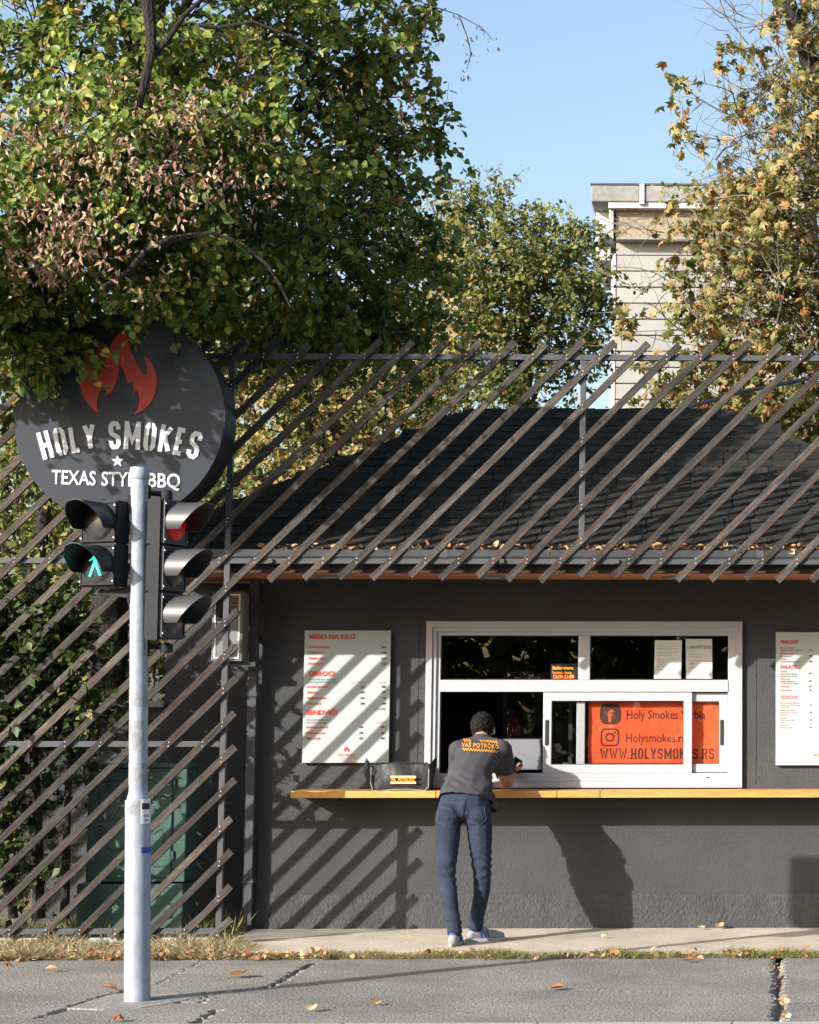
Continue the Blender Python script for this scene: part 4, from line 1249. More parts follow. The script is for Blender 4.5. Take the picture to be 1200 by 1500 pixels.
scrib([(183, 1158), (180, 1175), (172, 1190), (166, 1200)]); scrib([(142, 1204), (156, 1203), (180, 1198)]); scrib([(205, 1180), (232, 1168), (256, 1166)])
scrib([(224, 1144), (240, 1152), (252, 1150), (254, 1141)]); scrib([(225, 1222), (236, 1214), (242, 1224), (238, 1236)]); scrib([(150, 1238), (165, 1246), (190, 1240)])
scrib([(147 + 9 * math.cos(k * .6), 1219 + 9 * math.sin(k * .6)) for k in range(12)], .008); scrib([(147 + 4 * math.cos(k * .6), 1219 + 4 * math.sin(k * .6)) for k in range(12)], .008)
scrib([(215, 1262), (228, 1270), (246, 1268)]); scrib([(160, 1300), (175, 1312), (190, 1308)])
tag(mb.build('graffiti', M['graffiti'], gc, fixn=False), kind='stuff')

YM = -0.28
a, b = P(309, 969, YM), P(357, 866, YM)
mt = thing('meter_box', ((a.x + b.x) / 2, YM + .1, a.z), 'grey electricity meter box with a small window beside the kiosk corner', 'meter box')
MB().box(a.x, b.x, YM, YM + .2, a.z, b.z).build('case', M['meter_grey'], mt, bevel=.01)
MB().ring(a.x + .02, b.x - .02, a.z + .02, b.z - .02, .012, YM - .006, YM - .0005).build('door_rim', M['white_plastic'], mt, bevel=.002)
q = P(322, 905, YM)
MB().box(q.x - .03, q.x + .03, YM - .012, YM - .0005, q.z - .02, q.z + .16).build('sight_glass', M['far_glass'], mt, bevel=.004)
mb = MB()
put_text(mb, 'OPREZ', 345, 884, 5, YM - .003, .8, .02, 'CENTER') if False else None
for k, py in enumerate((878, 884, 890, 899, 905)):
    c1, c2_ = P(340, py, YM - .003), P(352 - (k % 3) * 3, py, YM - .003)
    mb.add([(c1.x, YM - .003, c1.z), (c2_.x, YM - .003, c1.z), (c2_.x, YM - .003, c1.z + .007), (c1.x, YM - .003, c1.z + .007)], [(0, 1, 2, 3)])
mb.build('print', M['print_black'], mt, fixn=False)
mb = MB(); q = P(330, 945, YM)
mb.tube([(q.x, YM - .012, q.z - .05), (q.x, YM - .03, q.z), (q.x + .01, YM - .012, q.z + .05)], .012, 8); mb.build('handle', M['white_plastic'], mt, smooth=True)
mb = MB()
mb.box(a.x - .04, P(372, 972, YM).x, YM + .05, YM + .1, a.z - .035, a.z - .002)
mb.box(a.x + .1, a.x + .14, YM + .201, 0.448, a.z + .2, a.z + .24)
mb.build('wall_bracket', M['gutter_metal'], mt)

# ------------------------------------------------------------------ delivery bag
YBG = -0.27
def bagp(px, py, y=YBG): return P(px, py, y)
bag = thing('delivery_bag', (P(588, 1158, -.2).x, -.15, CZ1), 'black delivery bag with orange checkered print on the wooden counter', 'bag')
s_ = F / (YBG - CAM.y)
bzb = CZ1 + .001
def bagx(px): return P(px, 1140, YBG).x
zt_ = P(590, 1119, YBG).z
mb = MB()
nu, nv = 16, 8
x0, x1 = bagx(545), bagx(629)
vs = []
for j in range(nv + 1):
    for i in range(nu + 1):
        u, v = i / nu, j / nv
        bul = 0.018 * math.sin(math.pi * u) * math.sin(math.pi * v) + .004 * math.sin(11 * u + 4 * v)
        vs.append((x0 + (x1 - x0) * u + .006 * (1 - v) * (0.5 - u), YBG - bul + v * .03, bzb + (zt_ - bzb) * v + .004 * math.sin(math.pi * u * 2) * v))
off = len(vs)
for j in range(nv + 1):
    for i in range(nu + 1):
        u, v = i / nu, j / nv
        vs.append((x0 + (x1 - x0) * u, -0.06, bzb + (zt_ - bzb) * v * .98))
ix = lambda i, j, o_=0: o_ + j * (nu + 1) + i
fs = [(ix(i, j), ix(i + 1, j), ix(i + 1, j + 1), ix(i, j + 1)) for i in range(nu) for j in range(nv)]
fs += [(ix(i, j, off), ix(i, j + 1, off), ix(i + 1, j + 1, off), ix(i + 1, j, off)) for i in range(nu) for j in range(nv)]
for i in range(nu): fs += [(ix(i, nv), ix(i + 1, nv), ix(i + 1, nv, off), ix(i, nv, off)), (ix(i + 1, 0), ix(i, 0), ix(i, 0, off), ix(i + 1, 0, off))]
for j in range(nv): fs += [(ix(0, j + 1), ix(0, j + 1, off), ix(0, j, off), ix(0, j)), (ix(nu, j), ix(nu, j, off), ix(nu, j + 1, off), ix(nu, j + 1))]
mb.add(vs, fs); mb.build('body', M['bag_nylon'], bag, smooth=True)
for sgn, pts in ((-1, [(545, 1157), (545, 1121), (536.5, 1110.5), (534, 1118), (531, 1130), (540, 1147)]), (1, [(629, 1155), (629, 1121), (638.5, 1108.5), (640, 1114), (637, 1130), (632, 1150)])):
    mb = MB()
    q = [P(a, b, YBG + (.01 if k < 2 else .10 + .01 * k)) for k, (a, b) in enumerate(pts)]
    mb.prism([tuple(v) for v in q], (0, .02, .0)); mb.build('side_flap', M['bag_nylon'], bag, bevel=.004)
mb = MB()
mb.tube([bagp(544, 1124, YBG - .004), bagp(543.5, 1148, YBG - .01), bagp(546.5, 1158, YBG - .012), bagp(556, 1159, YBG - .014), bagp(575, 1156.5, YBG - .016), bagp(600, 1156.5, YBG - .016), bagp(622, 1158, YBG - .014), bagp(628, 1152, YBG - .012), bagp(628.5, 1126, YBG - .006)], .005, 6)
mb.build('piping', M['bag_piping'], bag, smooth=True)
mb = MB()
mb.tube([bagp(548, 1118.5, YBG + .03), bagp(590, 1117.2, YBG + .03), bagp(627, 1118.5, YBG + .03)], .007, 6); mb.build('zip', M['black_rubber'], bag, smooth=True)
oc, cc = MB(), MB()
YL = YBG - 0.024
def checks(mo, mc, x0, x1, y0, rows_, cw, yy, f):
    k = 0
    n = int((x1 - x0) / cw)
    for r_ in range(rows_):
        for i in range(n):
            tgt = mo if (i + r_) % 2 else mc
            if tgt is None: continue
            a, b = x0 + i * cw, x0 + (i + 1) * cw
            c, d = y0 + r_ * cw, y0 + (r_ + 1) * cw
            tgt.add([f(a, d), f(b, d), f(b, c), f(a, c)], [(0, 1, 2, 3)])
fl = lambda a, b: P(a, b, YL)
checks(oc, cc, 572, 611, 1136.3, 2, 1.7, YL, fl); checks(oc, cc, 572, 610, 1144.8, 2, 1.7, YL, fl)
put_text(oc, 'VAŠ POTRČKO', 573, 1144.2, 4.4, YL, .80, .03)
oc.build('lettering', M['print_orange'], bag, fixn=False); cc.build('checker_print', M['print_cream'], bag, fixn=False)

# ------------------------------------------------------------------ the customer
def blob(name, parts, voxel, mat, parent, smooth=4, noise=None, cut=None):
    """one continuous skin over ellipsoids and tapered limbs.
    parts: ('e', centre, (rx,ry,rz), euler) or ('l', [(point, radius or (rx,ry,rz)), ...])"""
    bm = bmesh.new()
    def sph(c, r_, rot=None):
        mt_ = Matrix.Translation(c)
        if rot is not None: mt_ = mt_ @ Euler(rot).to_matrix().to_4x4()
        rv = (r_, r_, r_) if not hasattr(r_, '__len__') else r_
        mt_ = mt_ @ Matrix.Diagonal((*rv, 1))
        bmesh.ops.create_icosphere(bm, subdivisions=2, radius=1.0, matrix=mt_)
    for p in parts:
        if p[0] == 'e': sph(Vector(p[1]), p[2], p[3] if len(p) > 3 else None)
        else:
            ch = p[1]
            for (a, ra), (b, rb) in zip(ch[:-1], ch[1:]):
                a, b = Vector(a), Vector(b)
                va = Vector((ra,) * 3) if not hasattr(ra, '__len__') else Vector(ra)
                vb = Vector((rb,) * 3) if not hasattr(rb, '__len__') else Vector(rb)
                n = max(2, int((b - a).length / (min(min(va), min(vb)) * 0.35)))
                for i in range(n + 1):
                    sph(a.lerp(b, i / n), tuple(va.lerp(vb, i / n)))
    me = bpy.data.meshes.new(name); bm.to_mesh(me); bm.free()
    o = bpy.data.objects.new(name, me); COL.objects.link(o)
    rm = o.modifiers.new('skin', 'REMESH'); rm.mode = 'VOXEL'; rm.voxel_size = voxel
    sm = o.modifiers.new('soft', 'SMOOTH'); sm.iterations = smooth; sm.factor = 0.5
    dg = bpy.context.evaluated_depsgraph_get()
    me2 = bpy.data.meshes.new_from_object(o.evaluated_get(dg))
    bpy.data.objects.remove(o); bpy.data.meshes.remove(me)
    if noise or cut:
        bm = bmesh.new(); bm.from_mesh(me2); bm.normal_update()
        if noise:
            ds = [noise(v.co, v.normal) for v in bm.verts]
            for v, d in zip(bm.verts, ds): v.co += v.normal * d
        if cut:
            bmesh.ops.delete(bm, geom=[v for v in bm.verts if cut(v.co)], context='VERTS')
        bm.to_mesh(me2); bm.free()
    me2.name = name
    me2.polygons.foreach_set('use_smooth', [True] * len(me2.polygons))
    me2.materials.clear(); me2.materials.append(mat)
    o = bpy.data.objects.new(name, me2); link(o, parent)
    return o

from mathutils import noise as mnoise
man = thing('person', (P(683, 1380, -1.0).x, -1.0, 0.012), 'person in grey t-shirt and blue jeans leaning on the counter holding a phone', 'person')
# joints
hipL, hipR = P(661, 1190, -.80), P(700, 1190, -.76)
kneeL, kneeR = P(654, 1278, -1.00), P(706.5, 1282, -.84)
ankL, ankR = P(665.5, 1364, -1.13), P(698, 1357, -.86)
waist = P(682, 1166, -.76); mid = P(688, 1134, -.62); chest = P(702, 1106, -.47)
shL, shR = P(672, 1099, -.42), P(735, 1099, -.42)
neck = P(705, 1083, -.36); headc = P(707, 1066.5, -.27)
elL = P(672, 1150, -.22); elL.z = CZ1 + .048
elR = P(741, 1154, -.24); elR.z = CZ1 + .046
wrL = P(700, 1140, -.08); wrL.z = CZ1 + .07
wrR = P(750, 1135, -.06)
hdir = (wrR - elR).normalized()
handR = wrR + hdir * .05
pc = P(757.5, 1121, -.03)
body_parts = [
 ('e', headc + Vector((0, .0, .012)), (.078, .096, .101), (R(-24), 0, R(-8))),
 ('e', headc + Vector((.004, .050, -.045)), (.056, .058, .070), (R(-20), 0, R(-8))),
 ('e', headc + Vector((.010, .100, -.088)), (.028, .026, .026)),
 ('l', [(headc + Vector((.012, .098, -.020)), .013), (headc + Vector((.016, .126, -.052)), .016)]),
 ('e', headc + Vector((.040, .076, .002)), (.022, .022, .012)), ('e', headc + Vector((-.016, .086, .002)), (.022, .022, .012)),
 ('e', headc + Vector((.014, .112, -.078)), (.022, .010, .008)),
 ('e', headc + Vector((.076, .016, -.020)), (.010, .022, .034), (R(-18), R(10), R(-20))), ('e', headc + Vector((-.072, .020, -.024)), (.010, .022, .034), (R(-18), R(-10), R(12))),
 ('l', [(neck + Vector((0, -.02, -.03)), .060), (neck + Vector((0, .02, .01)), .056), (headc + Vector((0, .01, -.05)), .056)]),
 ('l', [(waist, (.140, .090, .09)), (mid, (.150, .105, .10)), (chest, (.165, .105, .085))]),
 ('l', [(shL, .062), (neck + Vector((0, -.02, -.05)), .062), (shR, .062)]),
 ('l', [(shL, .056), (shL.lerp(elL, .5), .048), (elL, .040), (elL.lerp(wrL, .45), .038), (wrL, .027)]),
 ('l', [(shR, .058), (shR.lerp(elR, .5), .050), (elR, .043), (elR.lerp(wrR, .4), .041), (wrR, .028)]),
 ('e', waist.lerp((hipL + hipR) / 2, .7), (.150, .10, .10)),
 ('l', [(hipL, .072), (kneeL, .050), (kneeL.lerp(ankL, .35), .052), (ankL, .038)]),
 ('l', [(hipR, .072), (kneeR, .050), (kneeR.lerp(ankR, .35), .052), (ankR, .038)]),
 ('l', [(ankL, .036), (ankL + Vector((0, .0, -.05)), .036), (ankL + Vector((-.01, .13, -.058)), .030)]),
 ('l', [(ankR, .036), (ankR + Vector((0, .0, -.05)), .036), (ankR + Vector((.12, .07, -.058)), .030)]),
]
# hands: palm, four fingers and a thumb each, closed round the phone (right) or resting (left)
def hand(wr, d, side, up, curl):
    d = d.normalized(); up = (up - d * up.dot(d)).normalized(); sd = d.cross(up) * side
    parts = [('l', [(wr, (.026,) * 3), (wr + d * .04, (.028,) * 3), (wr + d * .075, (.024,) * 3)]),
             ('e', wr + d * .05 + sd * .012, (.026, .026, .020)), ('e', wr + d * .05 - sd * .014, (.024, .024, .019))]
    for k, (o_, L) in enumerate(((.030, .068), (.010, .078), (-.010, .072), (-.029, .058))):
        a = wr + d * (.080 - abs(o_ - .005) * .2) + sd * o_
        b = a + (d * .8 - up * curl * .4).normalized() * L * .45
        c = b + (d * (.55 - curl * .6) - up * curl).normalized() * L * .32
        e = c + (d * (.2 - curl * .9) - up * curl).normalized() * L * .26
        parts.append(('l', [(a - d * .02, .0105), (b, .0092), (c, .0085), (e, .0075)]))
    a = wr + d * .025 + sd * .026
    b = a + (d * .55 + sd * .75 - up * .2).normalized() * .036
    c = b + (d * .9 + sd * .15 - up * .45).normalized() * .030
    parts.append(('l', [(a, .0135), (b, .0110), (c, .0095)]))
    return parts
body_parts += hand(wrR, Vector((.18, .45, .62)), 1, Vector((-.7, -.6, .35)), .75)
body_parts += hand(wrL, Vector((.65, .55, -.12)), -1, Vector((0, 0, 1)), .45)
blob('body', body_parts, 0.0075, M['skin'], man, smooth=3)

def hair_noise(co, n):
    return 0.006 * mnoise.noise(co * 75) + 0.006 * mnoise.noise(Vector((co.x * 230, co.y * 230, co.z * 110)))
def hair_cut(co):
    q = co - headc
    return (q.y > .075 - q.z * .25 and q.z < .075) or q.z < -.082 or (abs(q.x) > .064 and q.y > -.01 and q.z < -.012) or (q.y > .03 and q.z < -.01)
blob('hair', [('e', headc + Vector((0, -.006, .018)), (.088, .104, .104), (R(-24), 0, R(-8))), ('e', headc + Vector((-.002, -.040, -.028)), (.072, .056, .066), (R(-20), 0, 0))], 0.006, M['hair'], man, smooth=2, noise=hair_noise, cut=hair_cut)

hem_c, hem_n = P(682, 1171, -.78), Vector((0.10, 0.42, 1.0)).normalized()
def shirt_noise(co, n):
    t_ = max(0, min(1, (1.30 - co.z) / .22))
    wv = math.sin((co.z * 1.0 + co.x * .35 + .05 * mnoise.noise(co * 6)) * 95 + 4 * mnoise.noise(co * 5))
    k = mnoise.noise(Vector((co.x * 5, co.y * 5, co.z * 14)) + Vector((3, 1, 7)))
    return t_ * (0.0085 * wv * max(0, .35 + mnoise.noise(co * 7)) + 0.008 * k) + 0.0035 * mnoise.noise(co * 11)
slv = shR.lerp(elR, .60); slvL = shL.lerp(elL, .60)
hemR = (elR - shR).normalized(); hemL = (elL - shL).normalized()
def shirt_cut(co):
    q = co - hem_c
    if q.dot(hem_n) < 0 and co.y < -.35: return True
    if (co - slv).dot(hemR) > 0 and co.x > shR.x - .035 and co.y > -.46: return True
    if (co - slvL).dot(hemL) > 0 and co.x < shL.x + .05 and co.y > -.36: return True
    return (co - neck - Vector((0, .03, .018))).dot(Vector((0, .35, .93))) > 0
shirt_parts = [
 ('l', [(hem_c + Vector((0, 0, -.03)), (.203, .150, .06)), (waist + Vector((0, 0, .01)), (.196, .140, .08)), (mid, (.166, .128, .10)), (chest, (.172, .125, .085)), (chest + Vector((0, .03, .04)), (.165, .105, .06))]),
 ('e', P(664, 1166, -.80), (.105, .11, .055)),
 ('l', [(shL, .076), (neck + Vector((-.03, -.02, -.045)), .072), (neck + Vector((0, -.015, -.03)), .075), (neck + Vector((.03, -.02, -.045)), .072), (shR, .080)]),
 ('l', [(neck + Vector((0, -.015, -.03)), .07), (neck + Vector((0, .02, .005)), .069)]),
 ('l', [(shR, .080), (shR.lerp(elR, .35) + Vector((.004, 0, 0)), .078), (shR.lerp(elR, .66) + Vector((.006, 0, 0)), .074)]),
 ('l', [(shL, .074), (shL.lerp(elL, .35) + Vector((-.008, 0, 0)), .070), (shL.lerp(elL, .66) + Vector((-.01, 0, 0)), .066)]),
 ('l', [(P(712, 1160, -.62), (.05, .06, .05)), (P(719, 1180, -.60), (.045, .05, .06)), (P(722, 1200, -.62), (.035, .04, .05))]),
]
shirt = blob('t_shirt', shirt_parts, 0.0085, M['shirt_cotton'], man, smooth=5, noise=shirt_noise, cut=shirt_cut)
so = shirt.modifiers.new('cloth', 'SOLIDIFY'); so.thickness = .003; so.offset = -1

def jean_noise(co, n):
    zk = .53
    near = math.exp(-((co.z - zk) / .12) ** 2) + .8 * math.exp(-((co.z - .16) / .06) ** 2) + .45 * math.exp(-((co.z - .80) / .10) ** 2)
    wv = math.sin(co.z * 115 + co.x * 30 + 5 * mnoise.noise(co * 8))
    return near * .0085 * wv * (.6 + .7 * mnoise.noise(co * 6 + Vector((9, 2, 4)))) + .004 * mnoise.noise(Vector((co.x * 9, co.y * 9, co.z * 5)))
L_ = lambda px, py, y: P(px, py, y)
jeans_parts = [
 ('l', [(P(683, 1160, -.75), (.168, .115, .03)), (P(682, 1166, -.77), (.175, .120, .03)), (P(680, 1180, -.78), (.188, .125, .05)), (P(679, 1192, -.79), (.190, .120, .06))]),
 ('e', P(659, 1196, -.83), (.102, .112, .105)), ('e', P(700, 1196, -.80), (.102, .112, .105)),
 ('l', [(P(656.5, 1205, -.83), (.096, .105, .08)), (P(656, 1225, -.88), .091), (P(655, 1250, -.94), .079), (P(654, 1280, -1.0), .067), (P(656.5, 1305, -1.04), .063), (P(661, 1335, -1.10), .055), (P(665, 1352, -1.125), .052), (P(666, 1364, -1.13), .053)]),
 ('l', [(P(702, 1205, -.79), (.096, .105, .08)), (P(703.5, 1228, -.81), .088), (P(705, 1255, -.825), .075), (P(706.5, 1282, -.84), .064), (P(706, 1305, -.85), .061), (P(701, 1332, -.86), .055), (P(698, 1346, -.86), .052), (P(697.5, 1357, -.862), .053)]),
]
jeans = blob('jeans', jeans_parts, 0.0085, M['denim'], man, smooth=3, noise=jean_noise)

def bvh_of(o):
    dg = bpy.context.evaluated_depsgraph_get()
    return BVHTree.FromPolygons([v.co.copy() for v in o.data.vertices], [tuple(p.vertices) for p in o.data.polygons])
bj, bsh = bvh_of(jeans), bvh_of(shirt)
def drape(bvh, px, py, lift=.003):
    d = ray(px, py).normalized()
    h = bvh.ray_cast(CAM, d)
    return (h[0] + h[1] * lift) if h[0] is not None else None
def stitch(pts, r_, name, mat, n=8, bvh=None, lift=.0015):
    q = []
    for (a, b) in zip(pts[:-1], pts[1:]):
        for k in range(n):
            u = k / n
            v = drape(bvh or bj, a[0] + (b[0] - a[0]) * u, a[1] + (b[1] - a[1]) * u, lift)
            if v: q.append(v)
    v = drape(bvh or bj, *pts[-1], lift)
    if v: q.append(v)
    MB().tube(q, r_, 5).build(name, M[mat], jeans if bvh is None else shirt, smooth=True)
stitch([(682, 1173), (679, 1190), (675, 1205), (673, 1215)], .0035, 'seam', 'denim_seam')
for s_ in ([(643, 1181), (662, 1186), (663, 1204), (653, 1211), (642, 1204)], [(692, 1186), (709, 1182), (712, 1200), (703, 1209), (692, 1204)]):
    stitch(s_ + [s_[0]], .0022, 'pocket_edge', 'denim_stitch')
stitch([(655, 1174.5), (668, 1176), (682, 1177.5)], .002, 'seam', 'denim_stitch')
# print on the back of the shirt
oc, cc = MB(), MB()
def fs_(a, b):
    # band slopes with the shoulders
    yy = b + 0.0016 * (a - 700) ** 2 * .35 + (a - 700) * .055
    v = drape(bsh, a, yy, .0055)
    return v if v else P(a, yy, -.55)
checks(None, oc, 703, 731, 1084.0, 2, 1.9, 0, fs_); checks(None, oc, 679, 692, 1084.0, 2, 1.9, 0, fs_); checks(None, oc, 678, 730, 1097.6, 2, 1.9, 0, fs_)
v2, f2 = text_geo('VAŠ POTRČKO', 8.4, .86, .018, spacing=1.14)
oc.add([fs_(677 + a, 1095.6 - b) for a, b in v2], f2)
oc.build('shirt_print', M['print_orange'], shirt, fixn=False)

def shoe(ank, d, name):
    d = Vector((d[0], d[1], 0)).normalized(); s2 = Vector((-d.y, d.x, 0)); z = Vector((0, 0, 1))
    base = Vector((ank.x, ank.y, .012)) - d * .055
    f = lambda a, b, c: base + d * a + s2 * b + z * c
    up = blob(name, [('l', [(f(.03, 0, .055), (.036, .036, .036)), (f(.06, 0, .062), (.038, .038, .046)), (f(.11, 0, .06), (.036, .036, .040))]),
                     ('l', [(f(.02, 0, .038), .034), (f(.10, 0, .040), .036), (f(.17, .004, .036), .037), (f(.225, .006, .030), .032)]),
                     ('l', [(f(.05, 0, .08), .034), (f(.055, 0, .098), .033)])], .007, M['shoe_grey'], man, smooth=3, cut=lambda co: co.z < .020)
    mb = MB(); n = 28; top, bot = [], []
    out = []
    for k in range(n):
        t_ = 2 * math.pi * k / n
        a = .115 + .150 * math.cos(t_); b = (.040 + .008 * math.cos(t_ * 1.0)) * math.sin(t_)
        out.append(f(a, b, 0.0005))
    mb.prism([tuple(v) for v in out], (0, 0, .022))
    mb.build('sole', M['shoe_sole'], up, bevel=.004)
    st_ = bvh_of(up)
    for k in range(3):
        for sd in (1, -1):
            q = []
            for j in range(7):
                o_ = f(.085 + k * .026 - j * .003, sd * .2, .028 + j * .0085)
                h = st_.ray_cast(o_, -s2 * sd)
                if h[0]: q.append(h[0] + h[1] * .0015)
            if len(q) > 2: MB().tube(q, .0048, 5).build('stripe', M['shoe_blue'], up, smooth=True)
    q = []
    for j in range(9):
        t_ = R(-80 + 160 * j / 8)
        o_ = f(.03 - .2 * math.cos(t_), .2 * math.sin(t_), .082)
        h = st_.ray_cast(o_, (f(.04, 0, .082) - o_).normalized())
        if h[0]: q.append(h[0] + h[1] * .001)
    if len(q) > 2: MB().tube(q, .009, 6).build('heel_collar', M['shoe_blue'], up, smooth=True)
    return up
shoe(ankL, (.10, 1), 'shoe'); shoe(ankR, (1.0, .35), 'shoe')
# phone
ph_ = thing('phone', pc, 'black phone held up in the right hand of the leaning person', 'phone')
mb = MB().box(-.036, .036, -.004, .004, -.07, .07)
m4 = Matrix.Translation(pc) @ Euler((R(-38), R(32), R(28))).to_matrix().to_4x4()
mb.v = [tuple(m4 @ Vector(v)) for v in mb.v]
mb.build('case', M['phone_black'], ph_, bevel=.003)
# sunlight catching the ear, modelled as a small white bead
mb = MB(); q = headc + Vector((.084, -.004, -.018))
mb.tube([q + Vector((0, 0, .006)), q, q + Vector((.002, .004, -.022))], .0055, 6)
eb = mb.build('ear_glint', M['white_plastic'], smooth=True); tag(eb, 'white bead standing in for sunlight on the right ear of the leaning person', 'ear_glint')

# ------------------------------------------------------------------ foliage
LEAF = {
 'linden': ([(0, 0, 0), (-.30, .02, .05), (-.47, .30, .10), (-.30, .68, .06), (0, 1.0, -.10), (.30, .68, .06), (.47, .30, .10), (.30, .02, .05)], [(0, 4, 3, 2, 1), (0, 7, 6, 5, 4)]),
 'small': ([(0, 0, 0), (-.36, .35, .07), (0, 1, -.06), (.36, .35, .07)], [(0, 2, 1), (0, 3, 2)]),
 'bract': ([(0, 0, 0), (-.24, .45, .12), (.08, 1, -.22), (.22, .38, .16)], [(0, 2, 1), (0, 3, 2)]),
 'plane': ([(0, .40, .10), (0, 0, 0), (-.20, .18, .06), (-.48, .24, -.14), (-.30, .45, .02), (-.36, .78, -.22), (-.15, .66, .02), (.03, .98, -.34), (.16, .66, .04), (.40, .74, -.12), (.30, .45, .06), (.46, .20, -.20), (.20, .16, .05)],
           [(0, i, i + 1) for i in range(1, 12)] + [(0, 12, 1)]),
 'blade': ([(-.026, 0, 0), (.026, 0, 0), (.018, .55, .04), (-.018, .55, .04), (0, 1, 0)], [(0, 1, 2, 3), (3, 2, 4)]),
}
def unit(v): return v / np.maximum(1e-9, np.linalg.norm(v, axis=1, keepdims=True))
def frames(tip, nrm):
    y = unit(tip); x = unit(np.cross(y, nrm)); z = np.cross(x, y)
    return np.stack([x, y, z], 2)
def leaf_mesh(name, shape, pos, tip, nrm, size, mat, bend=0.0):
    tv, tf = LEAF[shape]
    tv = np.array(tv, float); k = len(tv)
    Rm = frames(tip, nrm)
    loc = tv[None] * size[:, None, None]
    V = np.einsum('nij,nkj->nki', Rm, loc) + pos[:, None, :]
    n = len(pos)
    me = bpy.data.meshes.new(name)
    me.vertices.add(n * k); me.vertices.foreach_set('co', V.reshape(-1).astype(np.float32))
    lens = np.array([len(f) for f in tf]); flat_ = np.concatenate([np.array(f) for f in tf])
    loops = (flat_[None] + (np.arange(n) * k)[:, None]).reshape(-1)
    me.loops.add(len(loops)); me.loops.foreach_set('vertex_index', loops.astype(np.int32))
    tot_ = np.tile(lens, n); st_ = np.concatenate([[0], np.cumsum(tot_)[:-1]])
    me.polygons.add(len(tot_)); me.polygons.foreach_set('loop_start', st_.astype(np.int32)); me.polygons.foreach_set('loop_total', tot_.astype(np.int32))
    me.update(calc_edges=True)
    me.materials.append(mat)
    return me

class Spray:
    "collects leaves"
    def __init__(s): s.p, s.t, s.n, s.s = [], [], [], []
    def add(s, p, t, n, z): s.p.append(p); s.t.append(t); s.n.append(n); s.s.append(z)
    def arrays(s): return np.array(s.p), np.array(s.t), np.array(s.n), np.array(s.s)

def crown(clumps, per, leaf, twig_mb, limb_from, rng, droop=.5, spread=.55, jit=.55, step=.028, shell=2.0, twig_r=.0035):
    """clumps: (centre, (rx,ry,rz), sprays). Fills twig_mb with twigs; returns leaf arrays"""
    S = Spray()
    for c, rad, ns in clumps:
        c = np.array(c); rad = np.array(rad)
        for _ in range(ns):
            d = rng.standard_normal(3); d /= np.linalg.norm(d)
            e = c + d * rad * rng.random() ** (1 / shell)
            root = c + (e - c) * rng.uniform(.25, .55) + rng.standard_normal(3) * .05
            out = (e - c) / rad; out = out / max(1e-6, np.linalg.norm(out))
            tw = out * .7 + np.array([0, 0, -droop]) * rng.uniform(.3, 1.2) + rng.standard_normal(3) * .35
            tw /= np.linalg.norm(tw)
            L = rng.uniform(.22, .5)
            e2 = e + tw * L
            mid_ = (root + e) / 2 + rng.standard_normal(3) * .04
            twig_mb.tube([root, mid_, e, e2], [twig_r * 1.8, twig_r * 1.4, twig_r, twig_r * .5], 3, cap=False)
            side = np.cross(tw, [0, 0, 1.0]); side /= max(1e-6, np.linalg.norm(side))
            n = int(per * rng.uniform(.7, 1.3))
            for k in range(n):
                u = (k + rng.random()) / n
                p = e + tw * L * (u * 1.25 - .35) + rng.standard_normal(3) * .03
                sg = 1 if k % 2 else -1
                t_ = tw * .45 + side * sg * spread + np.array([0, 0, -droop]) + rng.standard_normal(3) * jit
                nn = np.array([-.48, -.52, .62]) + out * .35 + rng.standard_normal(3) * jit
                S.add(p, t_, nn, leaf * rng.uniform(.5, 1.4))
    return S.arrays()

def pxclump(px, py, rx, ry, y, ryd, n):
    s_ = F / (y - CAM.y)
    return (tuple(P(px, py, y)), (rx / s_, ryd, ry / s_), n)

def curve_pts(a, b, bow, n=7):
    a, b = Vector(a), Vector(b)
    out = []
    for i in range(n + 1):
        u = i / n
        p = a.lerp(b, u) + Vector(bow) * math.sin(math.pi * u)
        out.append(p + Vector((random.uniform(-1, 1), random.uniform(-1, 1), random.uniform(-1, 1))) * .03 * (b - a).length * math.sin(math.pi * u) * .6)
    return out

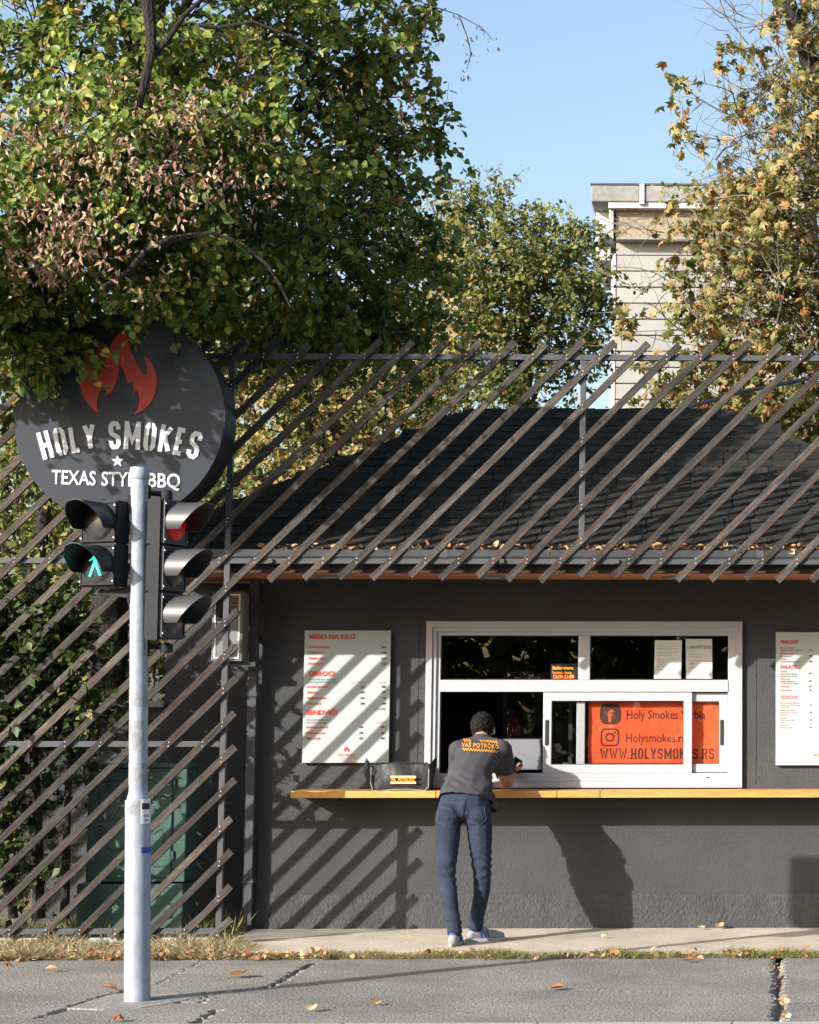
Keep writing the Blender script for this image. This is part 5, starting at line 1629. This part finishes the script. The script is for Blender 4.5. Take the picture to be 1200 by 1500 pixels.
def tree(name, label, trunk_pts, trunk_r, clumps, per, leaf, shape, mat, single_mat=None, n_single=0, bark='bark', group=None, limb_r=.05, rng=None, extra=None, twig_r=.0035, **kw):
    rng = rng or RNG
    t = thing(name, trunk_pts[0], label, 'tree', group)
    tm = MB()
    nT = len(trunk_pts)
    tm.tube(trunk_pts, [trunk_r * (1 - .6 * i / (nT - 1)) * (1.25 if i == 0 else 1) for i in range(nT)], 14)
    tp = [Vector(p) for p in trunk_pts]
    for c, rad, ns in clumps:
        c = Vector(c)
        # limb leaves the trunk below the clump
        best = min(tp[1:], key=lambda p: (p - c).length + max(0, p.z - c.z + .4) * 3)
        d = (c - best).length
        r0 = min(trunk_r * .6, limb_r * (.6 + .25 * d)) * (1 if ns > 24 else .5 if ns > 12 else .22)
        pts = curve_pts(best, c, (0, 0, (.10 if ns > 24 else .02) * d), 6)
        tm.tube(pts, [r0 * (1 - .8 * i / 6) for i in range(7)], 7)
        for _ in range(5 if ns > 14 else 0):
            dd = Vector(rng.standard_normal(3)); dd.normalize()
            e = c + Vector((dd.x * rad[0], dd.y * rad[1], dd.z * rad[2])) * .8
            q = curve_pts(pts[random.choice((3, 4, 5))], e, (0, 0, .04), 4)
            tm.tube(q, [r0 * .35 * (1 - .75 * i / 4) for i in range(5)], 5, cap=False)
    tm.build('trunk', M[bark], t, smooth=True, fixn=False)
    tw = MB()
    p, ti, n, s = crown(clumps, per, leaf, tw, None, rng, twig_r=twig_r, **kw)
    tag(tw.build('twigs', M[bark], t, fixn=False), kind='stuff')
    idx = np.zeros(len(p), bool)
    if n_single:
        dist = np.linalg.norm(p - np.array(CAM), axis=1)
        # in the picture and nearest the viewer
        v = p - np.array(CAM); zc = v @ np.array(_fw); xx = (v @ np.array(_rt)) / zc * F + CX; yy = -(v @ np.array(_up)) / zc * F + CY
        ok = (xx > 5) & (xx < 1195) & (yy > 5) & (yy < 900)
        order = np.argsort(np.where(ok, dist - s * 4, 1e9))[:n_single]
        idx[order] = True
        tv, tf = LEAF[shape]
        lm = MB().add(tv, tf).mesh('leaf'); lm.materials.append(single_mat)
        Rm = frames(ti[idx], n[idx])
        for q, rm, z in zip(p[idx], Rm, s[idx]):
            o = bpy.data.objects.new('leaf', lm); link(o, t)
            m3 = Matrix(rm.tolist())
            o.matrix_basis = Matrix.Translation(q) @ m3.to_4x4() @ Matrix.Scale(float(z), 4)
    k = ~idx
    me = leaf_mesh('crown', shape, p[k], ti[k], n[k], s[k], mat)
    o = link(bpy.data.objects.new('crown', me), t); tag(o, kind='stuff')
    if extra: extra(t)
    return t

# linden over the sign, behind and in front of the slat screen
lc = [pxclump(*a) for a in (
 (60, 60, 150, 120, -.6, .9, 80), (230, 50, 150, 120, -1.3, .9, 85), (420, 60, 140, 110, -.4, .9, 80), (530, 110, 80, 90, -.2, .7, 50),
 (540, 230, 85, 90, .2, .8, 65), (390, 220, 150, 110, -1.2, .9, 95), (210, 220, 170, 120, -2.0, .8, 100), (50, 250, 130, 120, -1.8, .8, 80),
 (75, 335, 120, 70, -1.8, .6, 78), (285, 350, 150, 75, -1.3, .7, 85), (450, 370, 140, 110, -.1, .9, 105), (575, 360, 75, 95, .6, .8, 60),
 (540, 480, 110, 60, .8, .7, 75), (400, 490, 110, 60, .3, .7, 70), (270, 455, 90, 40, -.8, .5, 40), (200, 120, 170, 120, .6, .8, 30), (400, 300, 150, 130, 1.0, .7, 30), (120, 300, 150, 130, .4, .7, 30),
 (262, 425, 60, 10, -1.8, .2, 14), (35, 490, 75, 50, -1.75, .30, 44), (60, 405, 60, 25, -1.7, .3, 26), (15, 430, 60, 70, -1.7, .4, 30),
 (605, 50, 45, 30, .2, .3, 9), (632, 160, 20, 16, .6, .2, 4), (645, 215, 22, 20, .6, .2, 5), (640, 20, 40, 20, .2, .3, 5),
 (100, -140, 220, 110, -1.4, 1.1, 80), (350, -130, 200, 110, -1.0, 1.1, 70), (510, -60, 90, 80, .2, .8, 30), (-130, 150, 130, 200, -1.2, 1.1, 80), (-150, 400, 120, 90, -2.2, .6, 60), (-70, 330, 90, 70, -2.6, .5, 40))]
tb = P(150, 1350, .9); 
def bracts(t):
    S = Spray(); rng = RNG
    for a in ((250, 170, 110, 60, -2.3, 24), (300, 245, 90, 60, -2.2, 24), (110, 205, 120, 60, -2.6, 24), (60, 330, 80, 80, -2.5, 24), (180, 290, 130, 60, -2.8, 28), (150, 385, 90, 40, -2.5, 14), (545, 165, 70, 40, -.6, 14), (380, 75, 50, 40, -1.4, 8), (300, 215, 60, 50, -2.3, 10), (560, 330, 60, 60, -.3, 10), (45, 395, 45, 40, -2.4, 14)):
        c, rad, ns = pxclump(a[0], a[1], a[2], a[3], a[4], .35, a[5])
        for _ in range(ns):
            e = np.array(c) + rng.uniform(-1, 1, 3) * np.array(rad)
            for _ in range(int(rng.uniform(2, 21))):
                q = e + rng.standard_normal(3) * np.array([.07, .07, .06])
                S.add(q, np.array([0, 0, -.8]) + rng.standard_normal(3) * .6, rng.standard_normal(3) + np.array([-.4, -.5, .4]), rng.uniform(.03, .065))
    p, ti, n, s = S.arrays()
    lm2 = MB()
    for y_, r_, pts in ((-2.35, .026, [(150, 425), (185, 398), (215, 370), (250, 348), (292, 340)]), (-2.2, .018, [(236, 358), (270, 346), (310, 343), (350, 354), (388, 384), (412, 418), (426, 450)]), (-2.3, .045, [(214, -20), (219, 40), (224, 80), (205, 150), (190, 230)]),
                        (-2.3, .026, [(224, 82), (246, 52), (272, 25), (300, -5)]), (-1.9, .016, [(262, 34), (320, 38), (372, 34), (430, 55), (470, 80)]), (-1.4, .014, [(345, 330), (400, 362), (450, 340), (520, 352)]), (-2.4, .012, [(60, 150), (120, 175), (180, 168)])):
        for n_ in range(1):
            q = [P(a, b, y_) + Vector((0, .04 * math.sin(k * 2.1), 0)) for k, (a, b) in enumerate(pts)]
            MB().tube(q, [r_ * (1 - .6 * k / (len(q) - 1)) for k in range(len(q))], 8).build('limb', M['bark'], t, smooth=True, fixn=False)
    # bare sprigs hanging over the open sky at the top
    for pts in ([(575, -12), (625, 6), (672, 22), (705, 40), (722, 58)], [(672, 22), (684, 52), (690, 78), (684, 102)], [(470, -8), (490, 10), (507, 30), (521, 48)], [(540, -8), (556, 12), (548, 26)], [(480, 60), (500, 40), (515, 8)]):
        lm2.tube([P(a, b, -.2) for a, b in pts], [.005 - .0008 * k for k in range(len(pts))], 5)
        if pts[0][0] > 560:
            for a, b in pts[1:]:
                for _ in range(7):
                    S.add(np.array(P(a + rng.uniform(-9, 9), b + rng.uniform(-4, 14), -.2)), np.array([0, 0, -1.]) + rng.standard_normal(3) * .5, rng.standard_normal(3), rng.uniform(.025, .05))
    tag(lm2.build('sprig', M['bark'], t, smooth=True, fixn=False), kind='stuff')
    p, ti, n, s = S.arrays()
    o = link(bpy.data.objects.new('seed_bracts', leaf_mesh('seed_bracts', 'bract', p, ti, n, s, M['linden_bract'])), t); tag(o, kind='stuff')
tree('linden_tree', 'large linden tree with drying leaves overhanging the round sign', [tb, P(158, 1000, .9), P(165, 700, .8), P(190, 420, .6), P(222, 150, .4), P(232, -60, .4)], .17, lc, 31, .054, 'linden', M['linden_leaf'], M['linden_leaf_single'], 260, limb_r=.045, extra=bracts)

# autumn trees beyond the kiosk, seen through the slats
ac = [pxclump(*a) for a in ((360, 560, 90, 100, 6, .8, 70), (470, 600, 100, 90, 6, .9, 80), (580, 560, 90, 90, 6.5, .9, 75), (650, 480, 60, 120, 6.5, .8, 70), (420, 690, 110, 80, 6, .8, 70), (640, 350, 45, 70, 6.5, .7, 40), (540, 690, 90, 70, 6.2, .8, 40))]
tree('autumn_tree', 'yellow brown autumn tree behind the slats left of the roof', [P(470, 1340, 6.2), P(472, 1000, 6.2), P(480, 760, 6.2), P(500, 560, 6.2)], .14, ac, 22, .062, 'small', M['autumn_leaf'], limb_r=.04)
bc = [pxclump(*a) for a in ((40, 700, 100, 90, 4.5, .8, 70), (170, 780, 110, 90, 4.5, .8, 70), (60, 850, 110, 90, 4.2, .8, 60), (210, 900, 90, 70, 4.5, .7, 45), (300, 740, 60, 90, 5, .7, 45), (-60, 780, 90, 140, 4.5, .8, 45))]
tree('small_tree', 'green leafed tree standing low behind the sign and slats', [P(52, 1300, 3.6), P(52, 1050, 3.7), P(50, 850, 3.9), P(70, 720, 4.2)], .13, bc, 22, .062, 'small', M['green_leaf'], limb_r=.035)
# green tree in the gap
gcs = [pxclump(*a) for a in ((690, 320, 60, 55, 9, .9, 60), (735, 390, 80, 85, 8.5, 1.0, 110), (790, 370, 55, 65, 9, .8, 70), (845, 360, 40, 50, 9, .7, 42), (870, 420, 42, 55, 9, .7, 50), (800, 450, 90, 70, 8.5, .9, 100), (700, 480, 80, 80, 8.5, .9, 90), (740, 560, 110, 55, 8.5, .9, 80), (830, 520, 60, 55, 9, .8, 55), (660, 400, 45, 70, 8.8, .7, 50), (735, 285, 22, 22, 9, .3, 8), (800, 315, 22, 18, 9, .3, 6))]
tree('green_tree', 'green leafy tree behind the roof left of the concrete tower', [P(760, 1340, 9), P(762, 900, 9), P(765, 620, 9), P(770, 430, 9)], .16, gcs, 24, .066, 'small', M['green_leaf'], limb_r=.045)
# plane tree on the right
def bare_twigs(t):
    tm = MB(); rng = RNG
    def grow(p, d, L, r_, lvl):
        pts = [p]
        for k in range(5):
            d = (d + Vector(rng.standard_normal(3)) * .22 + Vector((0, 0, .03))).normalized()
            pts.append(pts[-1] + d * L / 5)
        tm.tube(pts, [r_ * (1 - .75 * k / 5) for k in range(6)], 4, cap=False)
        if lvl:
            for _ in range(4):
                k = int(rng.integers(1, 6))
                grow(pts[k], (d + Vector(rng.standard_normal(3)) * .8).normalized(), L * .55, r_ * .55, lvl - 1)
    for px, py, n_ in ((1170, 60, 9), (1120, 60, 7), (1180, 180, 10), (1110, 160, 8), (1140, 260, 10), (1060, 260, 6), (1170, 350, 10), (1070, 380, 8), (1010, 340, 4), (1130, 450, 9), (1040, 470, 6), (1180, 520, 7), (960, 420, 3), (1080, 560, 5)):
        for _ in range(n_):
            p = P(px + rng.uniform(-35, 45), py + rng.uniform(-35, 35), 4.5 + rng.uniform(-.4, .8))
            grow(p, Vector((rng.uniform(-1, .5), rng.uniform(-.5, .3), rng.uniform(-.3, .9))).normalized(), rng.uniform(.5, 1.0), rng.uniform(.006, .011), 1)
    tag(tm.build('bare_twigs', M['plane_bark'], t, fixn=False), kind='stuff')
pcs = [pxclump(*a) for a in ((1180, 40, 70, 90, 5, .9, 34), (1130, 130, 60, 70, 4.8, .7, 20), (1190, 190, 70, 90, 5, .9, 38), (1080, 270, 60, 60, 4.8, .6, 22), (1150, 300, 85, 90, 4.8, .9, 50), (1090, 380, 80, 70, 4.8, .8, 42), (1180, 420, 80, 90, 4.8, .9, 48), (1010, 330, 55, 40, 4.6, .5, 10), (1030, 440, 60, 50, 4.7, .6, 14), (1060, 520, 85, 60, 4.8, .7, 36), (1160, 530, 90, 70, 4.8, .9, 50), (1120, 610, 120, 60, 4.8, .8, 55), (1190, 660, 70, 60, 4.8, .8, 35), (985, 555, 45, 36, 4.6, .4, 12), (1000, 200, 30, 40, 4.5, .3, 4), (985, 120, 14, 30, 4.4, .2, 2), (1060, 90, 30, 40, 4.6, .3, 4), (975, 395, 30, 30, 4.6, .3, 3), (905, 480, 22, 30, 4.6, .3, 4), (1290, 200, 90, 200, 5, 1, 60), (1290, 480, 90, 160, 5, 1, 50))]
tree('plane_tree', 'plane tree with dry orange and olive leaves at the right', [P(1330, 1340, 5.2), P(1320, 900, 5.2), P(1300, 600, 5.2), P(1250, 300, 5.1), P(1200, 120, 5.0), P(1162, 30, 4.9), P(1135, -80, 4.9)], .16, [(c, r_, max(3, int(n_ * (1.0 if c[2] > 4.6 else 1.15)))) for c, r_, n_ in pcs], 13, .10, 'plane', M['plane_leaf'], M['plane_leaf_single'], 200, bark='bark', limb_r=.03, jit=.85, spread=.7, extra=bare_twigs)
# finer dry growth behind the plane tree
fcs = [pxclump(*a) for a in ((1090, 330, 100, 80, 7, .9, 70), (1180, 250, 90, 110, 7, .9, 70), (1130, 470, 120, 90, 7, .9, 100), (1000, 610, 90, 40, 7, .7, 40), (1150, 610, 130, 60, 7, .8, 80), (1190, 90, 60, 90, 7, .8, 30))]
tree('dry_tree', 'pale dry small leaved tree behind the plane tree', [P(1260, 1340, 7.2), P(1250, 900, 7.2), P(1230, 600, 7.2), P(1190, 350, 7.1), P(1180, 200, 7)], .13, fcs, 17, .062, 'small', M['autumn_leaf'], bark='plane_bark', limb_r=.03, twig_r=.004, jit=.8)

# shrubs and hedge behind the screen
def shrub(label, stems, clumps, per, leaf, mat, group=None, name='shrub'):
    t = thing(name, stems[0][0], label, 'shrub', group)
    sm = MB()
    for pts in stems: sm.tube(pts, [.035 * (1 - .7 * i / (len(pts) - 1)) for i in range(len(pts))], 7)
    tw = MB()
    p, ti, n, s = crown(clumps, per, leaf, tw, None, RNG, droop=.35, jit=.7)
    sm.v += tw.v[:0]
    sm.build('stem', M['bark'], t, smooth=True, fixn=False)
    tag(tw.build('twigs', M['bark'], t, fixn=False), kind='stuff')
    tag(link(bpy.data.objects.new('foliage', leaf_mesh('foliage', 'small', p, ti, n, s, mat)), t), kind='stuff')
sc1 = [pxclump(*a) for a in ((20, 930, 70, 80, -.72, .22, 60), (65, 950, 65, 75, -.70, .22, 70), (20, 1060, 80, 80, -.72, .22, 65), (110, 1050, 70, 60, -.68, .2, 50), (30, 1180, 60, 70, -.72, .2, 40), (-70, 1100, 70, 230, -.7, .25, 100), (105, 925, 45, 60, -.62, .2, 40), (25, 1270, 50, 40, -.72, .2, 16), (-70, 900, 90, 90, -.7, .25, 60))]
shrub('dark green leafy shrub behind the slats at the left', [[P(60, 1345, -.7), P(55, 1150, -.7), P(40, 950, -.7)], [P(20, 1345, -.75), P(0, 1100, -.75), P(30, 980, -.72)], [P(95, 1345, -.65), P(100, 1150, -.65), P(120, 980, -.65)]], sc1, 15, .07, M['shrub_leaf'])
hc = [((x, 12.0 + (k % 3) * .6, z), (1.3, .9, .9), 80) for k, x in enumerate(np.arange(-14, 6.5, 1.7)) for z in (.8, 2.1, 3.3)] + [((x, 12.5, z), (1.3, .9, .9), 80) for x in np.arange(-14, -3, 1.6) for z in (4.5, 5.7, 6.6)]
def hedge():
    tw = MB()
    p, ti, n, s = crown(hc, 24, .14, tw, None, RNG, jit=.7)
    o = link(bpy.data.objects.new('far_wood', leaf_mesh('far_wood', 'small', p, ti, n, s, M['green_leaf'])))
    tag(o, 'mass of green leaves far behind the kiosk and screen', 'greenery', kind='stuff')
hedge()
# trees across the street, behind the viewer: seen mirrored in the glass
def street():
    rng = RNG
    N = 60000
    cx_ = rng.uniform(-26, 30, N); cz_ = rng.uniform(0, 1, N) ** .8 * 12.5 * (.8 + .2 * np.sin(cx_ * .9))
    p = np.stack([cx_, -30 + rng.standard_normal(N) * 1.6, cz_], 1)
    tv = rng.standard_normal((N, 3)); nv = rng.standard_normal((N, 3))
    o = link(bpy.data.objects.new('street_wood', leaf_mesh('street_wood', 'small', p, tv, nv, rng.uniform(.3, .6, N), M['street_leaf'])))
    tag(o, 'leafy trees across the street mirrored in the window glass', 'greenery', kind='stuff')
street()

# ------------------------------------------------------------------ concrete tower far behind
YT = 40.0
tw_ = thing('concrete_tower', P(960, 1040, YT) , 'pale concrete tower block with flat roof slab behind the trees', 'building')
tx0, tx1 = P(903, 480, YT).x, P(1130, 480, YT).x
X_ = lambda px: P(px, 330, YT).x
Z_ = lambda py: P(960, py, YT).z
MB().box(X_(902), X_(1188), YT, YT + 6, Z_(352), Z_(309)).build('pebble_band', M['far_pebble'], tw_)
MB().box(X_(867), X_(937), YT - .35, YT + 6.5, Z_(300), Z_(276)).build('parapet', M['far_concrete'], tw_, bevel=.03)
MB().box(X_(945), X_(1196), YT - .35, YT + 6.5, Z_(300), Z_(276)).build('parapet', M['far_concrete'], tw_, bevel=.03)
MB().box(X_(937.3), X_(944.7), YT - .40, YT + 6.4, Z_(304), Z_(274.5)).build('joint_post', M['far_white'], tw_)
MB().box(X_(866), X_(1197), YT - .38, YT + 6.55, Z_(275.8), Z_(273.5)).build('coping', M['grey_steel'], tw_)
MB().box(X_(892), X_(1190), YT - .3, YT + 6, Z_(308.6), Z_(300.3)).build('roof_slab', M['far_white'], tw_)
MB().box(X_(870), X_(892), YT + .8, YT + 5, Z_(372), Z_(300.3)).build('stair_wall', M['far_white'], tw_)
MB().box(X_(876), X_(889), YT + .72, YT + .795, Z_(352), Z_(333)).build('window', M['far_glass'], tw_)
MB().box(X_(892.4), X_(899), YT - .12, YT + 1, Z_(352), Z_(309)).build('corner_pier', M['far_white'], tw_)
MB().box(X_(918), X_(934), YT - .25, YT - .02, Z_(309), Z_(300.6)).build('brick_patch', M['far_brick'], tw_)
MB().box(X_(905), X_(1190), YT - .45, YT + 6, Z_(356), Z_(352.3)).build('ledge', M['far_concrete'], tw_)
MB().box(X_(903.5), X_(1188), YT + .06, YT + 6, Z_(1040), Z_(356.2)).build('core_wall', M['far_concrete'], tw_)
py = 374.0
MB().box(X_(903), X_(1188), YT - .02, YT + .059, Z_(373.6), Z_(356.5)).build('cladding_panel', M['far_cladding'], tw_)
while py < 1000:
    MB().box(X_(903), X_(1188), YT - random.uniform(.02, .03), YT + .059, Z_(py + 22.4), Z_(py + 1.0)).build('cladding_panel', M['far_cladding'], tw_)
    py += 23.5
MB().box(X_(896), X_(902.6), YT - .05, YT + .8, Z_(1000), Z_(372)).build('downpipe', M['far_white'], tw_)

# ------------------------------------------------------------------ grass, litter, fallen leaves
def grass():
    rng = RNG
    def patch(name, n, xr, yr, h, lean, mat, label):
        x = rng.uniform(*xr, n); y = rng.uniform(*yr, n)
        k = (np.sin(x * 5.1) * np.sin(x * 2.3 + y * 7) > rng.uniform(-1.3, 1, n))
        x, y = x[k], y[k]; n = len(x)
        p = np.stack([x, y, np.full(n, -.002)], 1)
        d = np.stack([rng.standard_normal(n) * lean, rng.standard_normal(n) * lean, np.ones(n)], 1)
        tuft = 0.55 + 0.6 * np.abs(np.sin(x * 3.3 + 1.0) * np.sin(x * 8.1 + y * 5))
        me = leaf_mesh(name, 'blade', p, d, rng.standard_normal((n, 3)), h * rng.uniform(.4, 1.2, n) * tuft, mat)
        o = link(bpy.data.objects.new(name, me)); tag(o, label, 'grass', kind='stuff')
    patch('dry_grass', 90000, (-6.4, X_CORNER + .25), (YA - .015, -.93), .125, 2.2, M['straw_grass'], 'matted straw coloured grass along the foot of the slat screen')
    patch('shade_grass', 5000, (-6.4, X_CORNER - .05), (-.9, .3), .17, .5, M['short_grass'], 'thin grass growing behind the slat screen')
    patch('grass_strip', 40000, (X_CORNER - .1, 1.6), (YA - .01, YG + .05), .065, .8, M['short_grass'], 'short patchy grass strip between pavement and concrete apron')
grass()
def litter(name, label, pts_n, xf, yf, zf, size, mat):
    rng = RNG
    p = np.stack([xf(pts_n), yf(pts_n), zf(pts_n)], 1)
    t_ = rng.standard_normal((pts_n, 3)) * np.array([1, 1, .45]); n_ = np.stack([rng.standard_normal(pts_n) * .5, rng.standard_normal(pts_n) * .5 - .3, np.ones(pts_n)], 1)
    me = leaf_mesh(name, 'linden', p, t_, n_, size * rng.uniform(.5, 1.2, pts_n), mat)
    o = link(bpy.data.objects.new(name, me)); tag(o, label, 'leaves', kind='stuff')
u = lambda a, b: (lambda n: RNG.uniform(a, b, n))
litter('gutter_leaves', 'brown fallen leaves caught along the gutter edge of the roof', 900, lambda n: np.where(RNG.random(n) < .72, RNG.uniform(-1.1, 1.5, n), RNG.uniform(-3.3, -1.1, n)), u(EY - .06, EY + .10), u(EZ + .0, EZ + .05), .055, M['dry_leaf'])
litter('leaf_litter', 'dry brown leaves gathered along the edge of the grass strip', 650, lambda n: np.where(RNG.random(n) < .78, RNG.uniform(-6, -2.6, n), RNG.uniform(-2.6, 1.2, n)), u(YA - .09, YA + .22), u(.012, .04), .042, M['dry_leaf'])
litter('crack_litter', 'leaf scraps lodged in the wide pavement crack at right', 24, lambda n: RNG.normal(G(1141, 1450).x, .03, n), u(YK + .05, YA), u(-.02, .012), .04, M['dry_leaf'])

def fallen(px, py, size, label, z=0.006):
    g_ = G(px, py)
    tv, tf = LEAF['plane' if px % 3 == 0 else 'linden']
    me = MB().add([(x, y, zz * 1.6 + .1 * x * x) for x, y, zz in tv], tf).mesh('fallen_leaf'); me.materials.append(M['dry_leaf_single'])
    o = link(bpy.data.objects.new('fallen_leaf', me))
    o.location = (g_.x, g_.y, z + .008); o.scale = (size,) * 3
    o.rotation_euler = (random.uniform(.15, .5), random.uniform(-.4, .4), random.uniform(0, 6.28))
    tag(o, label, 'leaf', 'fallen leaves on the paving')
for px, py, sz, lab in ((346, 1433, .11, 'pale brown curled leaf on the pavement right of the signal pole'), (85, 1424, .08, 'dry leaf on the pavement left of the pole nearest the grass'), (12, 1417, .07, 'brown leaf on the pavement at the left photo edge'),
                       (172, 1453, .09, 'tan leaf beside the crack left of the pole base'), (455, 1483, .07, 'grey dry leaf near the short crack at the bottom'),
                       (548, 1473, .06, 'small white leaf scrap in the middle of the pavement'), (808, 1451, .08, 'white leaf lying below the customer on the pavement'), (1003, 1411, .08, 'dark leaf on the pavement close under the grass strip'),
                       (888, 1378, .06, 'brown leaf flat on the concrete below the big wall shadow'), (1030, 1365, .06, 'reddish leaf at the wall foot, left of an orange one'),
                       (1054, 1364, .08, 'orange leaf at the wall foot below the right menu board'), (180, 1497, .08, 'orange brown leaf at the bottom edge by the pole'), (400, 1405, .10, 'large tan leaf lying where grass meets pavement')):
    fallen(px, py, sz, lab, 0.02 if py < 1395 else 0.004)
